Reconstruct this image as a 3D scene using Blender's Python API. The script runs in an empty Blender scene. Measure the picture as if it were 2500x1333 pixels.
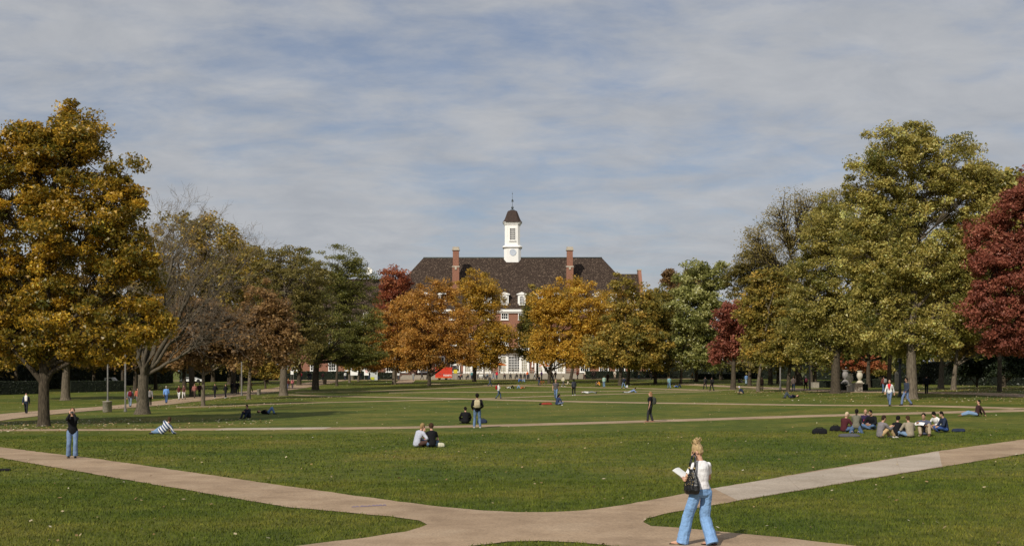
import bpy, bmesh, math, random
import numpy as np
from mathutils import Vector, Matrix
from mathutils.geometry import tessellate_polygon

# ------------------------------------------------------------------ camera, sky, sun, exposure
SC = bpy.context.scene
COL = SC.collection
F, CX, HY, CAMZ = 3100.0, 1250.0, 901.0, 2.9          # focal length, centre and horizon in photo pixels, eye height
RAD = math.radians
cam = bpy.data.objects.new('camera', bpy.data.cameras.new('camera'))
COL.objects.link(cam)
cam.location = (0, 0, CAMZ)
cam.rotation_euler = (RAD(90), 0, 0)
cam.data.sensor_width = 36
cam.data.lens = 36 * F / 2500
cam.data.shift_y = (HY - 666.5) / 2500
cam.data.clip_end = 5000
SC.camera = cam

SUN_EL, SUN_AZ = RAD(37), RAD(30)                       # light travels to +X*sin(az), +Y*cos(az), downwards
ldir = Vector((math.sin(SUN_AZ) * math.cos(SUN_EL), math.cos(SUN_AZ) * math.cos(SUN_EL), -math.sin(SUN_EL)))
sun = bpy.data.objects.new('sun', bpy.data.lights.new('sun', 'SUN'))
COL.objects.link(sun)
sun.rotation_euler = ldir.to_track_quat('-Z', 'Y').to_euler()
sun.data.energy = 3.9
sun.data.angle = RAD(0.6)
sun.data.color = (1.0, 0.93, 0.82)
sun.location = (-40, -40, 60)

world = bpy.data.worlds.new('World')
SC.world = world
world.use_nodes = True
nt = world.node_tree
nt.nodes.clear()
N = nt.nodes.new
L = nt.links.new
sky = N('ShaderNodeTexSky'); sky.sky_type = 'NISHITA'; sky.sun_disc = False
sky.sun_elevation = SUN_EL
sky.sun_rotation = math.atan2(-ldir.x, -ldir.y)
sky.air_density = 1.0; sky.dust_density = 0.6; sky.ozone_density = 1.4
tc = N('ShaderNodeTexCoord'); sep = N('ShaderNodeSeparateXYZ')
L(tc.outputs['Generated'], sep.inputs[0])
def mth(op, a, b=None, clamp=False):
    n = N('ShaderNodeMath'); n.operation = op; n.use_clamp = clamp
    for i, v in enumerate((a, b)):
        if v is None: continue
        if isinstance(v, (int, float)): n.inputs[i].default_value = v
        else: L(v, n.inputs[i])
    return n.outputs[0]
zz = mth('ADD', mth('MAXIMUM', sep.outputs[2], 0.0), 0.2)
u, v = mth('DIVIDE', sep.outputs[0], zz), mth('DIVIDE', sep.outputs[1], zz)
comb = N('ShaderNodeCombineXYZ'); L(u, comb.inputs[0]); L(v, comb.inputs[1])
mp = N('ShaderNodeMapping'); L(comb.outputs[0], mp.inputs[0])
mp.inputs['Rotation'].default_value = (0, 0, RAD(-24)); mp.inputs['Scale'].default_value = (0.8, 1.1, 1); mp.inputs['Location'].default_value = (1.1, 7.9, 0)
n1 = N('ShaderNodeTexNoise'); n1.inputs['Scale'].default_value = 1.0; n1.inputs['Detail'].default_value = 9; n1.inputs['Roughness'].default_value = 0.55; n1.inputs['Distortion'].default_value = 0.5
L(mp.outputs[0], n1.inputs['Vector'])
n2 = N('ShaderNodeTexNoise'); n2.inputs['Scale'].default_value = 6.5; n2.inputs['Detail'].default_value = 8; n2.inputs['Roughness'].default_value = 0.6; n2.inputs['Distortion'].default_value = 0.3
L(mp.outputs[0], n2.inputs['Vector'])
cl = mth('ADD', mth('MULTIPLY', n1.outputs[0], 0.72), mth('MULTIPLY', n2.outputs[0], 0.36))
cr = N('ShaderNodeMapRange'); cr.interpolation_type = 'SMOOTHSTEP'
cr.inputs['From Min'].default_value = 0.35; cr.inputs['From Max'].default_value = 0.585
cr.inputs['To Min'].default_value = 0.32; cr.inputs['To Max'].default_value = 0.96
L(cl, cr.inputs['Value'])
mixc = N('ShaderNodeMix'); mixc.data_type = 'RGBA'
L(cr.outputs[0], mixc.inputs['Factor'])
skm = N('ShaderNodeMix'); skm.data_type = 'RGBA'; skm.blend_type = 'MULTIPLY'; skm.inputs['Factor'].default_value = 1
L(sky.outputs[0], skm.inputs['A']); skm.inputs['B'].default_value = (0.56, 0.62, 0.74, 1)
L(skm.outputs['Result'], mixc.inputs['A'])
n3 = N('ShaderNodeTexNoise'); n3.inputs['Scale'].default_value = 5.0; n3.inputs['Detail'].default_value = 10; n3.inputs['Roughness'].default_value = 0.62; n3.inputs['Distortion'].default_value = 0.4
mp3 = N('ShaderNodeMapping'); L(comb.outputs[0], mp3.inputs[0]); mp3.inputs['Rotation'].default_value = (0, 0, RAD(-14)); mp3.inputs['Scale'].default_value = (0.9, 1.0, 1); L(mp3.outputs[0], n3.inputs['Vector'])
ccol = N('ShaderNodeMix'); ccol.data_type = 'RGBA'                 # thin high cloud, uneven in thickness
crr = N('ShaderNodeMapRange'); crr.inputs['From Min'].default_value = 0.32; crr.inputs['From Max'].default_value = 0.68; L(n3.outputs[0], crr.inputs['Value']); L(crr.outputs[0], ccol.inputs['Factor'])
ccol.inputs['A'].default_value = (3.95, 4.15, 4.5, 1); ccol.inputs['B'].default_value = (4.95, 5.05, 5.25, 1)
L(ccol.outputs['Result'], mixc.inputs['B'])
bg = N('ShaderNodeBackground'); bg.inputs['Strength'].default_value = 0.1
L(mixc.outputs['Result'], bg.inputs['Color'])
wo = N('ShaderNodeOutputWorld'); L(bg.outputs[0], wo.inputs[0])

SC.view_settings.view_transform = 'Standard'
SC.view_settings.look = 'None'
SC.view_settings.exposure = 0.0
SC.view_settings.gamma = 1.0
SC.view_settings.use_curve_mapping = False
SC.render.engine = 'CYCLES'
SC.cycles.use_denoising = True
SC.cycles.max_bounces = 6
SC.cycles.transparent_max_bounces = 6
SC.cycles.sample_clamp_indirect = 4

# ------------------------------------------------------------------ helpers
rng = np.random.default_rng(7)
random.seed(7)

def sm(a, b, t):
    t = np.clip((t - a) / (b - a), 0, 1)
    return t * t * (3 - 2 * t)

def G(X, Y):                                             # ground height: a lawn that tips gently and rises to the terrace
    s = 0.006 + 0.010 * sm(50, 85, Y) - 0.012 * sm(120, 215, Y)
    return s * np.clip(X, -80, 80) + 0.8 * sm(190, 262, Y)

def gp(px, py):                                          # where the view ray through a photo pixel meets the ground
    ox, oz = (px - CX) / F, (py - HY) / F
    f = lambda y: CAMZ - oz * y - float(G(ox * y, y))
    y0 = 4.0
    while y0 < 420 and f(y0) > 0: y0 += 0.5
    a, b = y0 - 0.5, y0
    for _ in range(30):
        m = (a + b) / 2
        if f(m) > 0: a = m
        else: b = m
    return Vector((ox * a, a, float(G(ox * a, a))))

def wp(px, py, Y):                                       # point at a known distance
    return Vector(((px - CX) / F * Y, Y, CAMZ - (py - HY) / F * Y))

def tag(o, label=None, cat=None, group=None, kind=None):
    for k_, v_ in (('label', label), ('category', cat), ('group', group), ('kind', kind)):
        if v_: o[k_] = v_
    return o

def empty(name, loc=(0, 0, 0), rz=0.0, label=None, cat=None, group=None):
    o = bpy.data.objects.new(name, None)
    o.empty_display_size = 0.2
    o.location = loc; o.rotation_euler = (0, 0, rz)
    COL.objects.link(o)
    return tag(o, label, cat, group)

def add(name, me, m=None, parent=None):
    o = bpy.data.objects.new(name, me)
    if m is not None and not me.materials:
        for q in (m if isinstance(m, (list, tuple)) else [m]): me.materials.append(q)
    COL.objects.link(o)
    if parent is not None: o.parent = parent
    return o

def np_mesh(name, V, Q, smooth=False, attr=None):        # all faces with the same number of corners
    V = np.asarray(V, np.float32); Q = np.asarray(Q, np.int32)
    me = bpy.data.meshes.new(name)
    k = Q.shape[1]
    me.vertices.add(len(V)); me.vertices.foreach_set('co', V.ravel())
    me.loops.add(Q.size); me.loops.foreach_set('vertex_index', Q.ravel())
    me.polygons.add(len(Q)); me.polygons.foreach_set('loop_start', np.arange(0, Q.size, k, dtype=np.int32))
    if smooth: me.polygons.foreach_set('use_smooth', np.ones(len(Q), bool))
    if attr is not None:
        at = me.attributes.new('tint', 'FLOAT', 'POINT'); at.data.foreach_set('value', np.asarray(attr, np.float32))
    me.update(calc_edges=True); me.validate()
    return me

class MB:                                                # collects simple shapes into one mesh
    def __init__(s): s.v = []; s.f = []; s.mi = []; s.sm = []
    def face(s, idx, m=0, smooth=False): s.f.append(tuple(idx)); s.mi.append(m); s.sm.append(smooth)
    def box(s, x0, x1, y0, y1, z0, z1, m=0, M=None):
        b = len(s.v)
        for p in ((x0, y0, z0), (x1, y0, z0), (x1, y1, z0), (x0, y1, z0), (x0, y0, z1), (x1, y0, z1), (x1, y1, z1), (x0, y1, z1)):
            p = Vector(p); s.v.append(M @ p if M else p)
        for q in ((0, 3, 2, 1), (4, 5, 6, 7), (0, 1, 5, 4), (1, 2, 6, 5), (2, 3, 7, 6), (3, 0, 4, 7)):
            s.face([b + i for i in q], m)
        return s
    def loft(s, rings, m=0, smooth=True, capped=True):   # rings: lists of points, same count
        b = len(s.v); n = len(rings[0])
        for r in rings: s.v.extend(Vector(p) for p in r)
        for i in range(len(rings) - 1):
            for j in range(n):
                k_ = (j + 1) % n
                s.face((b + i * n + j, b + i * n + k_, b + (i + 1) * n + k_, b + (i + 1) * n + j), m, smooth)
        if capped:
            s.face([b + j for j in reversed(range(n))], m)
            s.face([b + (len(rings) - 1) * n + j for j in range(n)], m)
        return s
    def lathe(s, prof, n=16, c=(0, 0, 0), m=0, smooth=True):  # prof: (radius, z)
        return s.loft([[(c[0] + r * math.cos(2 * math.pi * j / n), c[1] + r * math.sin(2 * math.pi * j / n), c[2] + z) for j in range(n)] for r, z in prof], m, smooth)
    def tube(s, pts, rad, n=8, m=0, smooth=True):
        pts = [Vector(p) for p in pts]
        rings = []
        for i, p in enumerate(pts):
            t = (pts[min(i + 1, len(pts) - 1)] - pts[max(i - 1, 0)]).normalized()
            a = t.cross(Vector((0, 0, 1)) if abs(t.z) < 0.9 else Vector((1, 0, 0))).normalized(); b_ = t.cross(a)
            r = rad[i] if isinstance(rad, (list, tuple)) else rad
            rings.append([p + (a * math.cos(2 * math.pi * j / n) + b_ * math.sin(2 * math.pi * j / n)) * r for j in range(n)])
        return s.loft(rings, m, smooth)
    def ball(s, c, r, nu=12, nv=8, m=0):
        r = r if isinstance(r, (tuple, list)) else (r, r, r)
        return s.loft([[(c[0] + r[0] * math.sin(t) * math.cos(2 * math.pi * j / nu), c[1] + r[1] * math.sin(t) * math.sin(2 * math.pi * j / nu), c[2] - r[2] * math.cos(t)) for j in range(nu)]
                       for t in [max(0.02, min(math.pi - 0.02, math.pi * i / nv)) for i in range(nv + 1)]], m)
    def mesh(s, name):
        me = bpy.data.meshes.new(name)
        me.from_pydata([tuple(p) for p in s.v], [], s.f)
        me.polygons.foreach_set('material_index', s.mi); me.polygons.foreach_set('use_smooth', s.sm)
        me.update()
        return me
    def build(s, name, m, parent=None): return add(name, s.mesh(name), m, parent)

def copy_tree(o, parent=None):
    c = o.copy(); COL.objects.link(c)
    if parent is not None: c.parent = parent
    for ch in list(o.children): copy_tree(ch, c)
    return c

# ------------------------------------------------------------------ materials
def mat(name, c1, c2=None, scale=8.0, rough=0.75, bump=0.0, bscale=None, spec=0.3, detail=5, metal=0.0, stretch=None, lo=0.35, hi=0.65):
    m = bpy.data.materials.new(name); m.use_nodes = True
    t = m.node_tree; p = t.nodes['Principled BSDF']
    p.inputs['Roughness'].default_value = rough; p.inputs['Specular IOR Level'].default_value = spec; p.inputs['Metallic'].default_value = metal
    if c2 is None: c2 = tuple(x * 0.8 for x in c1)
    tcn = t.nodes.new('ShaderNodeTexCoord'); nz = t.nodes.new('ShaderNodeTexNoise')
    vec = tcn.outputs['Object']
    if stretch:
        mpn = t.nodes.new('ShaderNodeMapping'); mpn.inputs['Scale'].default_value = stretch
        t.links.new(vec, mpn.inputs[0]); vec = mpn.outputs[0]
    t.links.new(vec, nz.inputs['Vector']); nz.inputs['Scale'].default_value = scale; nz.inputs['Detail'].default_value = detail
    r = t.nodes.new('ShaderNodeValToRGB'); r.color_ramp.elements[0].position = lo; r.color_ramp.elements[1].position = hi
    r.color_ramp.elements[0].color = (*c2, 1); r.color_ramp.elements[1].color = (*c1, 1)
    t.links.new(nz.outputs[0], r.inputs[0]); t.links.new(r.outputs[0], p.inputs['Base Color'])
    if bump:
        b = t.nodes.new('ShaderNodeBump'); b.inputs['Strength'].default_value = bump; b.inputs['Distance'].default_value = 0.05
        n_ = t.nodes.new('ShaderNodeTexNoise'); n_.inputs['Scale'].default_value = bscale or scale * 2; n_.inputs['Detail'].default_value = 6
        t.links.new(vec, n_.inputs['Vector']); t.links.new(n_.outputs[0], b.inputs['Height']); t.links.new(b.outputs[0], p.inputs['Normal'])
    return m

def leaf_mat(name, stops, trans=0.3, rough=0.5, spec=0.35):
    m = bpy.data.materials.new(name); m.use_nodes = True
    t = m.node_tree; p = t.nodes['Principled BSDF']; out = t.nodes['Material Output']
    p.inputs['Roughness'].default_value = rough; p.inputs['Specular IOR Level'].default_value = spec
    a = t.nodes.new('ShaderNodeAttribute'); a.attribute_name = 'tint'
    r = t.nodes.new('ShaderNodeValToRGB'); cr_ = r.color_ramp
    while len(cr_.elements) < len(stops): cr_.elements.new(0.5)
    for e, (pos, c) in zip(cr_.elements, stops): e.position = pos; e.color = (*c, 1)
    t.links.new(a.outputs['Fac'], r.inputs[0]); t.links.new(r.outputs[0], p.inputs['Base Color'])
    tr = t.nodes.new('ShaderNodeBsdfTranslucent'); t.links.new(r.outputs[0], tr.inputs['Color'])
    mx = t.nodes.new('ShaderNodeMixShader'); mx.inputs[0].default_value = trans
    t.links.new(p.outputs[0], mx.inputs[1]); t.links.new(tr.outputs[0], mx.inputs[2]); t.links.new(mx.outputs[0], out.inputs['Surface'])
    return m

def ramp_node(t, src, stops):
    r = t.nodes.new('ShaderNodeValToRGB'); cr_ = r.color_ramp
    while len(cr_.elements) < len(stops): cr_.elements.new(0.5)
    for e, (pos, c) in zip(cr_.elements, stops): e.position = pos; e.color = (*c, 1)
    t.links.new(src, r.inputs[0]); return r.outputs[0]

def lawn_mat(name, attr=False):
    m = bpy.data.materials.new(name); m.use_nodes = True
    t = m.node_tree; p = t.nodes['Principled BSDF']; p.inputs['Roughness'].default_value = 0.85; p.inputs['Specular IOR Level'].default_value = 0.15
    tcn = t.nodes.new('ShaderNodeTexCoord')
    def nz(scale, detail=4, rough=0.6):
        n = t.nodes.new('ShaderNodeTexNoise'); n.inputs['Scale'].default_value = scale; n.inputs['Detail'].default_value = detail; n.inputs['Roughness'].default_value = rough
        t.links.new(tcn.outputs['Object'], n.inputs['Vector']); return n.outputs[0]
    big = ramp_node(t, nz(0.16, 5), [(0.36, (0.074, 0.104, 0.014)), (0.5, (0.112, 0.130, 0.019)), (0.64, (0.165, 0.155, 0.030)), (0.76, (0.20, 0.15, 0.055))])
    mid = ramp_node(t, nz(1.6, 6, 0.7), [(0.34, (0.60, 0.66, 0.6)), (0.66, (1.25, 1.2, 1.15))])
    fine = ramp_node(t, nz(17.0, 5, 0.75), [(0.33, (0.55, 0.6, 0.5)), (0.67, (1.35, 1.3, 1.4))])
    out = big
    for q in ((mid,) if attr else (mid, fine)):
        x = t.nodes.new('ShaderNodeMix'); x.data_type = 'RGBA'; x.blend_type = 'MULTIPLY'; x.inputs['Factor'].default_value = 1
        t.links.new(out, x.inputs['A']); t.links.new(q, x.inputs['B']); out = x.outputs['Result']
    if attr:
        a = t.nodes.new('ShaderNodeAttribute'); a.attribute_name = 'tint'
        q = ramp_node(t, a.outputs['Fac'], [(0.0, (0.6, 0.7, 0.5)), (0.8, (1.1, 1.12, 1.0)), (1.0, (1.5, 1.35, 1.2))])
        x = t.nodes.new('ShaderNodeMix'); x.data_type = 'RGBA'; x.blend_type = 'MULTIPLY'; x.inputs['Factor'].default_value = 1
        t.links.new(out, x.inputs['A']); t.links.new(q, x.inputs['B']); out = x.outputs['Result']
    t.links.new(out, p.inputs['Base Color'])
    if not attr:
        b = t.nodes.new('ShaderNodeBump'); b.inputs['Strength'].default_value = 0.8; b.inputs['Distance'].default_value = 0.06
        t.links.new(nz(9.0, 8, 0.8), b.inputs['Height']); t.links.new(b.outputs[0], p.inputs['Normal'])
    return m

def path_mat(name, c1, c2, c3):
    m = bpy.data.materials.new(name); m.use_nodes = True
    t = m.node_tree; p = t.nodes['Principled BSDF']; p.inputs['Roughness'].default_value = 0.9; p.inputs['Specular IOR Level'].default_value = 0.2
    tcn = t.nodes.new('ShaderNodeTexCoord')
    def nz(scale, detail=4, rough=0.6):
        n = t.nodes.new('ShaderNodeTexNoise'); n.inputs['Scale'].default_value = scale; n.inputs['Detail'].default_value = detail; n.inputs['Roughness'].default_value = rough
        t.links.new(tcn.outputs['Object'], n.inputs['Vector']); return n.outputs[0]
    a = ramp_node(t, nz(0.6, 8, 0.68), [(0.33, c2), (0.52, c1), (0.72, c3)])
    b = ramp_node(t, nz(22, 4, 0.8), [(0.3, (0.62, 0.62, 0.62)), (0.5, (1, 1, 1)), (0.72, (1.3, 1.28, 1.25))])
    g_ = ramp_node(t, nz(0.22, 6, 0.75), [(0.3, (0.80, 0.79, 0.78)), (0.5, (1, 1, 1)), (0.68, (1.1, 1.09, 1.07))])
    for q in (b, g_):
        x = t.nodes.new('ShaderNodeMix'); x.data_type = 'RGBA'; x.blend_type = 'MULTIPLY'; x.inputs['Factor'].default_value = 1
        t.links.new(a, x.inputs['A']); t.links.new(q, x.inputs['B']); a = x.outputs['Result']
    t.links.new(a, p.inputs['Base Color'])
    bp = t.nodes.new('ShaderNodeBump'); bp.inputs['Strength'].default_value = 0.35; bp.inputs['Distance'].default_value = 0.02
    t.links.new(nz(40, 4), bp.inputs['Height']); t.links.new(bp.outputs[0], p.inputs['Normal'])
    return m

LAWN = lawn_mat('lawn'); BLADE = lawn_mat('grass_blade', True)
TAN = path_mat('tan_aggregate', (0.375, 0.27, 0.178), (0.27, 0.19, 0.122), (0.43, 0.325, 0.225))
PALE = path_mat('pale_concrete', (0.44, 0.37, 0.295), (0.37, 0.305, 0.235), (0.49, 0.43, 0.355))
BARK = mat('bark', (0.11, 0.088, 0.062), (0.035, 0.028, 0.020), 5.0, 0.95, 0.8, 9, 0.1, 8, stretch=(3, 3, 0.7), lo=0.3, hi=0.7)
BARKG = mat('pale_bark', (0.20, 0.165, 0.12), (0.075, 0.06, 0.045), 4.0, 0.95, 0.7, 9, 0.1, 8, stretch=(3, 3, 0.7), lo=0.3, hi=0.7)
TWIG = mat('twig_bark', (0.24, 0.195, 0.145), (0.15, 0.12, 0.09), 3, 0.95)
BRICK = mat('red_brick', (0.33, 0.165, 0.112), (0.23, 0.105, 0.07), 6, 0.9, 0.2, 20, 0.15, 10)
WHITE = mat('white_paint', (0.90, 0.89, 0.85), (0.84, 0.825, 0.785), 3, 0.6)
STONE = mat('pale_stone', (0.50, 0.44, 0.35), (0.40, 0.35, 0.28), 3, 0.9, 0.2)
CONC = mat('grey_concrete', (0.36, 0.32, 0.26), (0.27, 0.24, 0.19), 5, 0.9, 0.3)
GLASS = mat('dark_glass', (0.02, 0.024, 0.028), (0.012, 0.014, 0.016), 2, 0.08, spec=0.6)
CURTAIN = mat('curtain', (0.42, 0.38, 0.27), (0.25, 0.24, 0.18), 4, 0.8, stretch=(6, 1, 0.4))
METAL = mat('dark_metal', (0.05, 0.05, 0.05), (0.03, 0.03, 0.03), 4, 0.5)
GREYM = mat('grey_steel', (0.19, 0.18, 0.16), (0.13, 0.12, 0.11), 4, 0.6)
BLACK = mat('black_cloth', (0.012, 0.012, 0.014), (0.006, 0.006, 0.007), 8, 0.8, 0.3, 30)
_cm = {}
def cloth(c):
    c = tuple(round(x, 3) for x in c)
    if c not in _cm: _cm[c] = mat('cloth', c, tuple(x * 0.82 for x in c), 9, 0.9, 0.5, 14, 0.15, 4)
    return _cm[c]
# ------------------------------------------------------------------ ground and paths
gx = np.concatenate([np.linspace(-900, -130, 12), np.arange(-120, 121, 3.0), np.linspace(130, 900, 12)])
gy = np.concatenate([np.linspace(-300, -10, 6), np.arange(0, 301, 2.5), np.linspace(320, 1500, 14)])
GX, GY = np.meshgrid(gx, gy)
V = np.stack([GX, GY, G(GX, GY)], -1).reshape(-1, 3)
nx, ny = len(gx), len(gy)
I = np.arange(nx * ny).reshape(ny, nx)
Q = np.stack([I[:-1, :-1], I[:-1, 1:], I[1:, 1:], I[1:, :-1]], -1).reshape(-1, 4)
tag(add('lawn', np_mesh('lawn', V, Q, True), LAWN), kind='structure')

def catmull(pts, step):
    out = []
    P_ = [pts[0]] + list(pts) + [pts[-1]]
    for i in range(1, len(P_) - 2):
        a, b, c, d = P_[i - 1], P_[i], P_[i + 1], P_[i + 2]
        n = max(1, int((c - b).length / step))
        for k in range(n):
            t = k / n
            out.append(0.5 * ((2 * b) + (c - a) * t + (2 * a - 5 * b + 4 * c - d) * t * t + (3 * b - a - 3 * c + d) * t ** 3))
    out.append(pts[-1]); return out

STRIPS = []
def strip(name, pts, w, m, dz=0.018, kind='structure', parent=None, cross=3):
    pts = catmull([Vector((p.x, p.y, 0)) for p in pts], 1.6)
    mb = MB(); rings = []
    for i, p in enumerate(pts):
        t = (pts[min(i + 1, len(pts) - 1)] - pts[max(i - 1, 0)]).normalized(); n = Vector((-t.y, t.x, 0))
        row = []
        for j in range(cross + 1):
            q = p + n * w * (0.5 - j / cross)
            row.append(Vector((q.x, q.y, float(G(q.x, q.y)) + dz)))
        rings.append([row[0] - Vector((0, 0, 0.15))] + row + [row[-1] - Vector((0, 0, 0.15))])
    b = 0; k = cross + 3
    for r in rings: mb.v.extend(r)
    for i in range(len(rings) - 1):
        for j in range(k - 1):
            mb.face((i * k + j, i * k + j + 1, (i + 1) * k + j + 1, (i + 1) * k + j), 0)
    o = mb.build(name, m, parent)
    STRIPS.append((pts, w))
    if kind: tag(o, kind=kind)
    return o
def gpts(l): return [gp(*p) for p in l]

B_PTS = gpts([(-160, 1051), (0, 1050), (500, 1048), (1000, 1043.5), (1500, 1031), (2000, 1015), (2500, 1002), (2650, 998)])
strip('path', B_PTS, 2.1, TAN)
s0, s1 = gp(540, 1047.8), gp(800, 1045.6)
strip('path', [s0, (s0 + s1) / 2, s1], 2.12, PALE, 0.023)
strip('path', gpts([(700, 963), (770, 966), (1050, 971.5), (1150, 974), (1300, 978), (1500, 982), (1700, 985), (2000, 989), (2200, 990), (2500, 998)]), 1.9, TAN, 0.017)
strip('path', gpts([(430, 994), (560, 991), (700, 985), (900, 980), (1060, 976), (1217, 971.5), (1400, 965), (1600, 959), (1750, 955)]), 1.9, TAN, 0.021)
strip('path', gpts([(950, 959), (1100, 957.5), (1300, 957), (1500, 955), (1700, 953), (1880, 950)]), 1.9, TAN, 0.025)
strip('path', gpts([(720, 958), (900, 955), (1000, 951), (1100, 947), (1195, 943), (1300, 939), (1400, 937)]), 1.9, TAN, 0.029)
strip('path', gpts([(1050, 937), (1220, 941), (1320, 943), (1450, 946), (1560, 948), (1720, 952)]), 1.9, TAN, 0.033)
strip('walkway', gpts([(-260, 1050), (-100, 1030), (0, 1018), (150, 1004), (300, 993), (420, 981), (520, 969), (620, 958), (700, 948), (760, 938), (815, 929)]), 5.2, TAN, 0.037)
strip('walkway', gpts([(2700, 976), (2500, 966), (2350, 960), (2200, 957.5), (2080, 956), (1950, 951), (1850, 946), (1750, 942), (1660, 937)]), 4.2, TAN, 0.037)
strip('walkway', [Vector((x, 261, 0)) for x in (-75, -45, -20, 0, 20, 45, 75)], 8.0, TAN, 0.041, cross=5)
strip('walkway', [Vector((-21.5, 262, 0)), Vector((-20.3, 244, 0)), Vector((-19.5, 226, 0))], 3.2, TAN, 0.045)

JPX = [(-420, 1044), (0, 1092), (250, 1122), (650, 1180), (950, 1222), (1080, 1238), (1180, 1247), (1260, 1251), (1340, 1251), (1420, 1247), (1520, 1234), (1700, 1200), (2000, 1148), (2300, 1100), (2500, 1073), (2900, 1030),
       (2900, 1052), (2500, 1108), (2300, 1140), (2000, 1190), (1750, 1232), (1620, 1256), (1580, 1266), (1570, 1275), (1590, 1284), (1700, 1293), (1900, 1312), (2100, 1335), (2400, 1378), (2800, 1440),
       (2500, 1530), (1900, 1400), (1650, 1352), (1500, 1333), (1400, 1324), (1320, 1321), (1240, 1323), (1150, 1333), (1000, 1357), (700, 1410), (100, 1530),
       (-200, 1500), (300, 1412), (730, 1333), (900, 1312), (990, 1298), (1030, 1288), (1042, 1281), (1020, 1272), (950, 1261), (700, 1238), (300, 1170), (0, 1118), (-420, 1062)]
JP = [gp(*p) for p in JPX]
# wavering edge: the turf creeps over the concrete
jj = []
for i, p in enumerate(JP):
    q = JP[(i + 1) % len(JP)]; n = max(1, int((q - p).length / 0.35))
    for k in range(n):
        r = p.lerp(q, k / n); w = 0.022
        r = r + Vector((rng.normal(0, w), rng.normal(0, w), 0)); jj.append(Vector((r.x, r.y, float(G(r.x, r.y)) + 0.014)))
tri = tessellate_polygon([jj])
me = bpy.data.meshes.new('path'); me.from_pydata([tuple(p) for p in jj], [], [tuple(t) for t in tri]); me.update()
bm = bmesh.new(); bm.from_mesh(me); bmesh.ops.recalc_face_normals(bm, faces=bm.faces)
if sum(f.normal.z for f in bm.faces) < 0: bmesh.ops.reverse_faces(bm, faces=bm.faces)
bm.to_mesh(me); bm.free()
tag(add('path', me, TAN), kind='structure')
# the paler, newer concrete bays on the right arm, one slab each
bay = [gp(*p) for p in ((1742, 1193.5), (2292, 1102.5), (2300, 1139), (1800, 1222.5))]
pp = tag(empty('pale_concrete_bays'), kind='structure')
pp.location = (0, 0, 0)
for i in range(4):
    a0, a1 = i / 4 + 0.0006, (i + 1) / 4 - 0.0006
    c = [bay[0].lerp(bay[1], a0), bay[0].lerp(bay[1], a1), bay[3].lerp(bay[2], a1), bay[3].lerp(bay[2], a0)]
    mb = MB(); top = [Vector((p.x, p.y, float(G(p.x, p.y)) + 0.021)) for p in c]
    mb.loft([[p - Vector((0, 0, 0.05)) for p in reversed(top)], list(reversed(top))], smooth=False)
    mb.build('slab', PALE, pp)
# chalk scribble on the left arm
CHALK = mat('purple_chalk', (0.19, 0.15, 0.26), (0.26, 0.20, 0.22), 12, 0.95)
mb = MB()
for k in range(9):
    x = 862 + k * 9.5 + rng.normal(0, 1); y = 1238 - k * 0.5
    pts = [gp(x - 3, y + 1.5), gp(x + 1, y - 1.5 + rng.normal(0, .4)), gp(x + 4, y + 1.2)]
    for a_, b_ in zip(pts[:-1], pts[1:]):
        d = (b_ - a_).normalized(); n = Vector((-d.y, d.x, 0)) * 0.018
        z = Vector((0, 0, 0.019)); i0 = len(mb.v)
        mb.v += [a_ - n + z, b_ - n + z, b_ + n + z, a_ + n + z]; mb.face((i0, i0 + 1, i0 + 2, i0 + 3))
tag(mb.build('chalk_writing', CHALK), 'faint purple chalk scribble on the tan path', 'chalk mark')

def in_poly(X, Y, poly):
    ins = np.zeros(X.shape, bool); n = len(poly); j = n - 1
    for i in range(n):
        xi, yi, xj, yj = poly[i].x, poly[i].y, poly[j].x, poly[j].y
        if yi != yj:
            c = ((yi > Y) != (yj > Y)) & (X < (xj - xi) * (Y - yi) / (yj - yi) + xi); ins ^= c
        j = i
    return ins
def in_strips(X, Y, extra=0.0):
    r = np.zeros(X.shape, bool)
    for pts, w in STRIPS:
        A = np.array([(p.x, p.y) for p in pts])
        for a, b in zip(A[:-1], A[1:]):
            d = b - a; L2 = (d ** 2).sum()
            if L2 < 1e-9: continue
            t = np.clip(((X - a[0]) * d[0] + (Y - a[1]) * d[1]) / L2, 0, 1)
            r |= np.hypot(X - a[0] - t * d[0], Y - a[1] - t * d[1]) < w / 2 - extra
    return r
# grass blades on the near lawn
def blades(n, y0, y1, h, w):
    Y = y0 + (y1 - y0) * rng.random(n) ** 0.85; X = (rng.random(n) * 2 - 1) * (0.46 * Y + 1.5)
    k = ~in_poly(X, Y, JP); X, Y = X[k], Y[k]; n = len(X)
    H = h * (0.5 + rng.random(n)); an = rng.random(n) * 2 * np.pi; le = rng.normal(0, 0.5, (n, 2))
    W = w * (0.6 + 0.8 * rng.random(n)); Z = G(X, Y)
    b0 = np.stack([X - np.cos(an) * W, Y - np.sin(an) * W, Z - 0.004], 1); b1 = np.stack([X + np.cos(an) * W, Y + np.sin(an) * W, Z - 0.004], 1)
    tp = np.stack([X + le[:, 0] * H, Y + le[:, 1] * H, Z + H], 1)
    return np.stack([b0, b1, tp], 1).reshape(-1, 3), np.repeat(rng.random(n), 3)
parts = [blades(160000, 15.5, 33, 0.045, 0.009), blades(80000, 32, 58, 0.05, 0.015)]
V = np.concatenate([p[0] for p in parts]); A = np.concatenate([p[1] for p in parts])
tag(add('grass', np_mesh('grass', V, np.arange(len(V)).reshape(-1, 3), False, A), BLADE), 'short mown grass of the near lawn', 'grass', kind='stuff')

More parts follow.
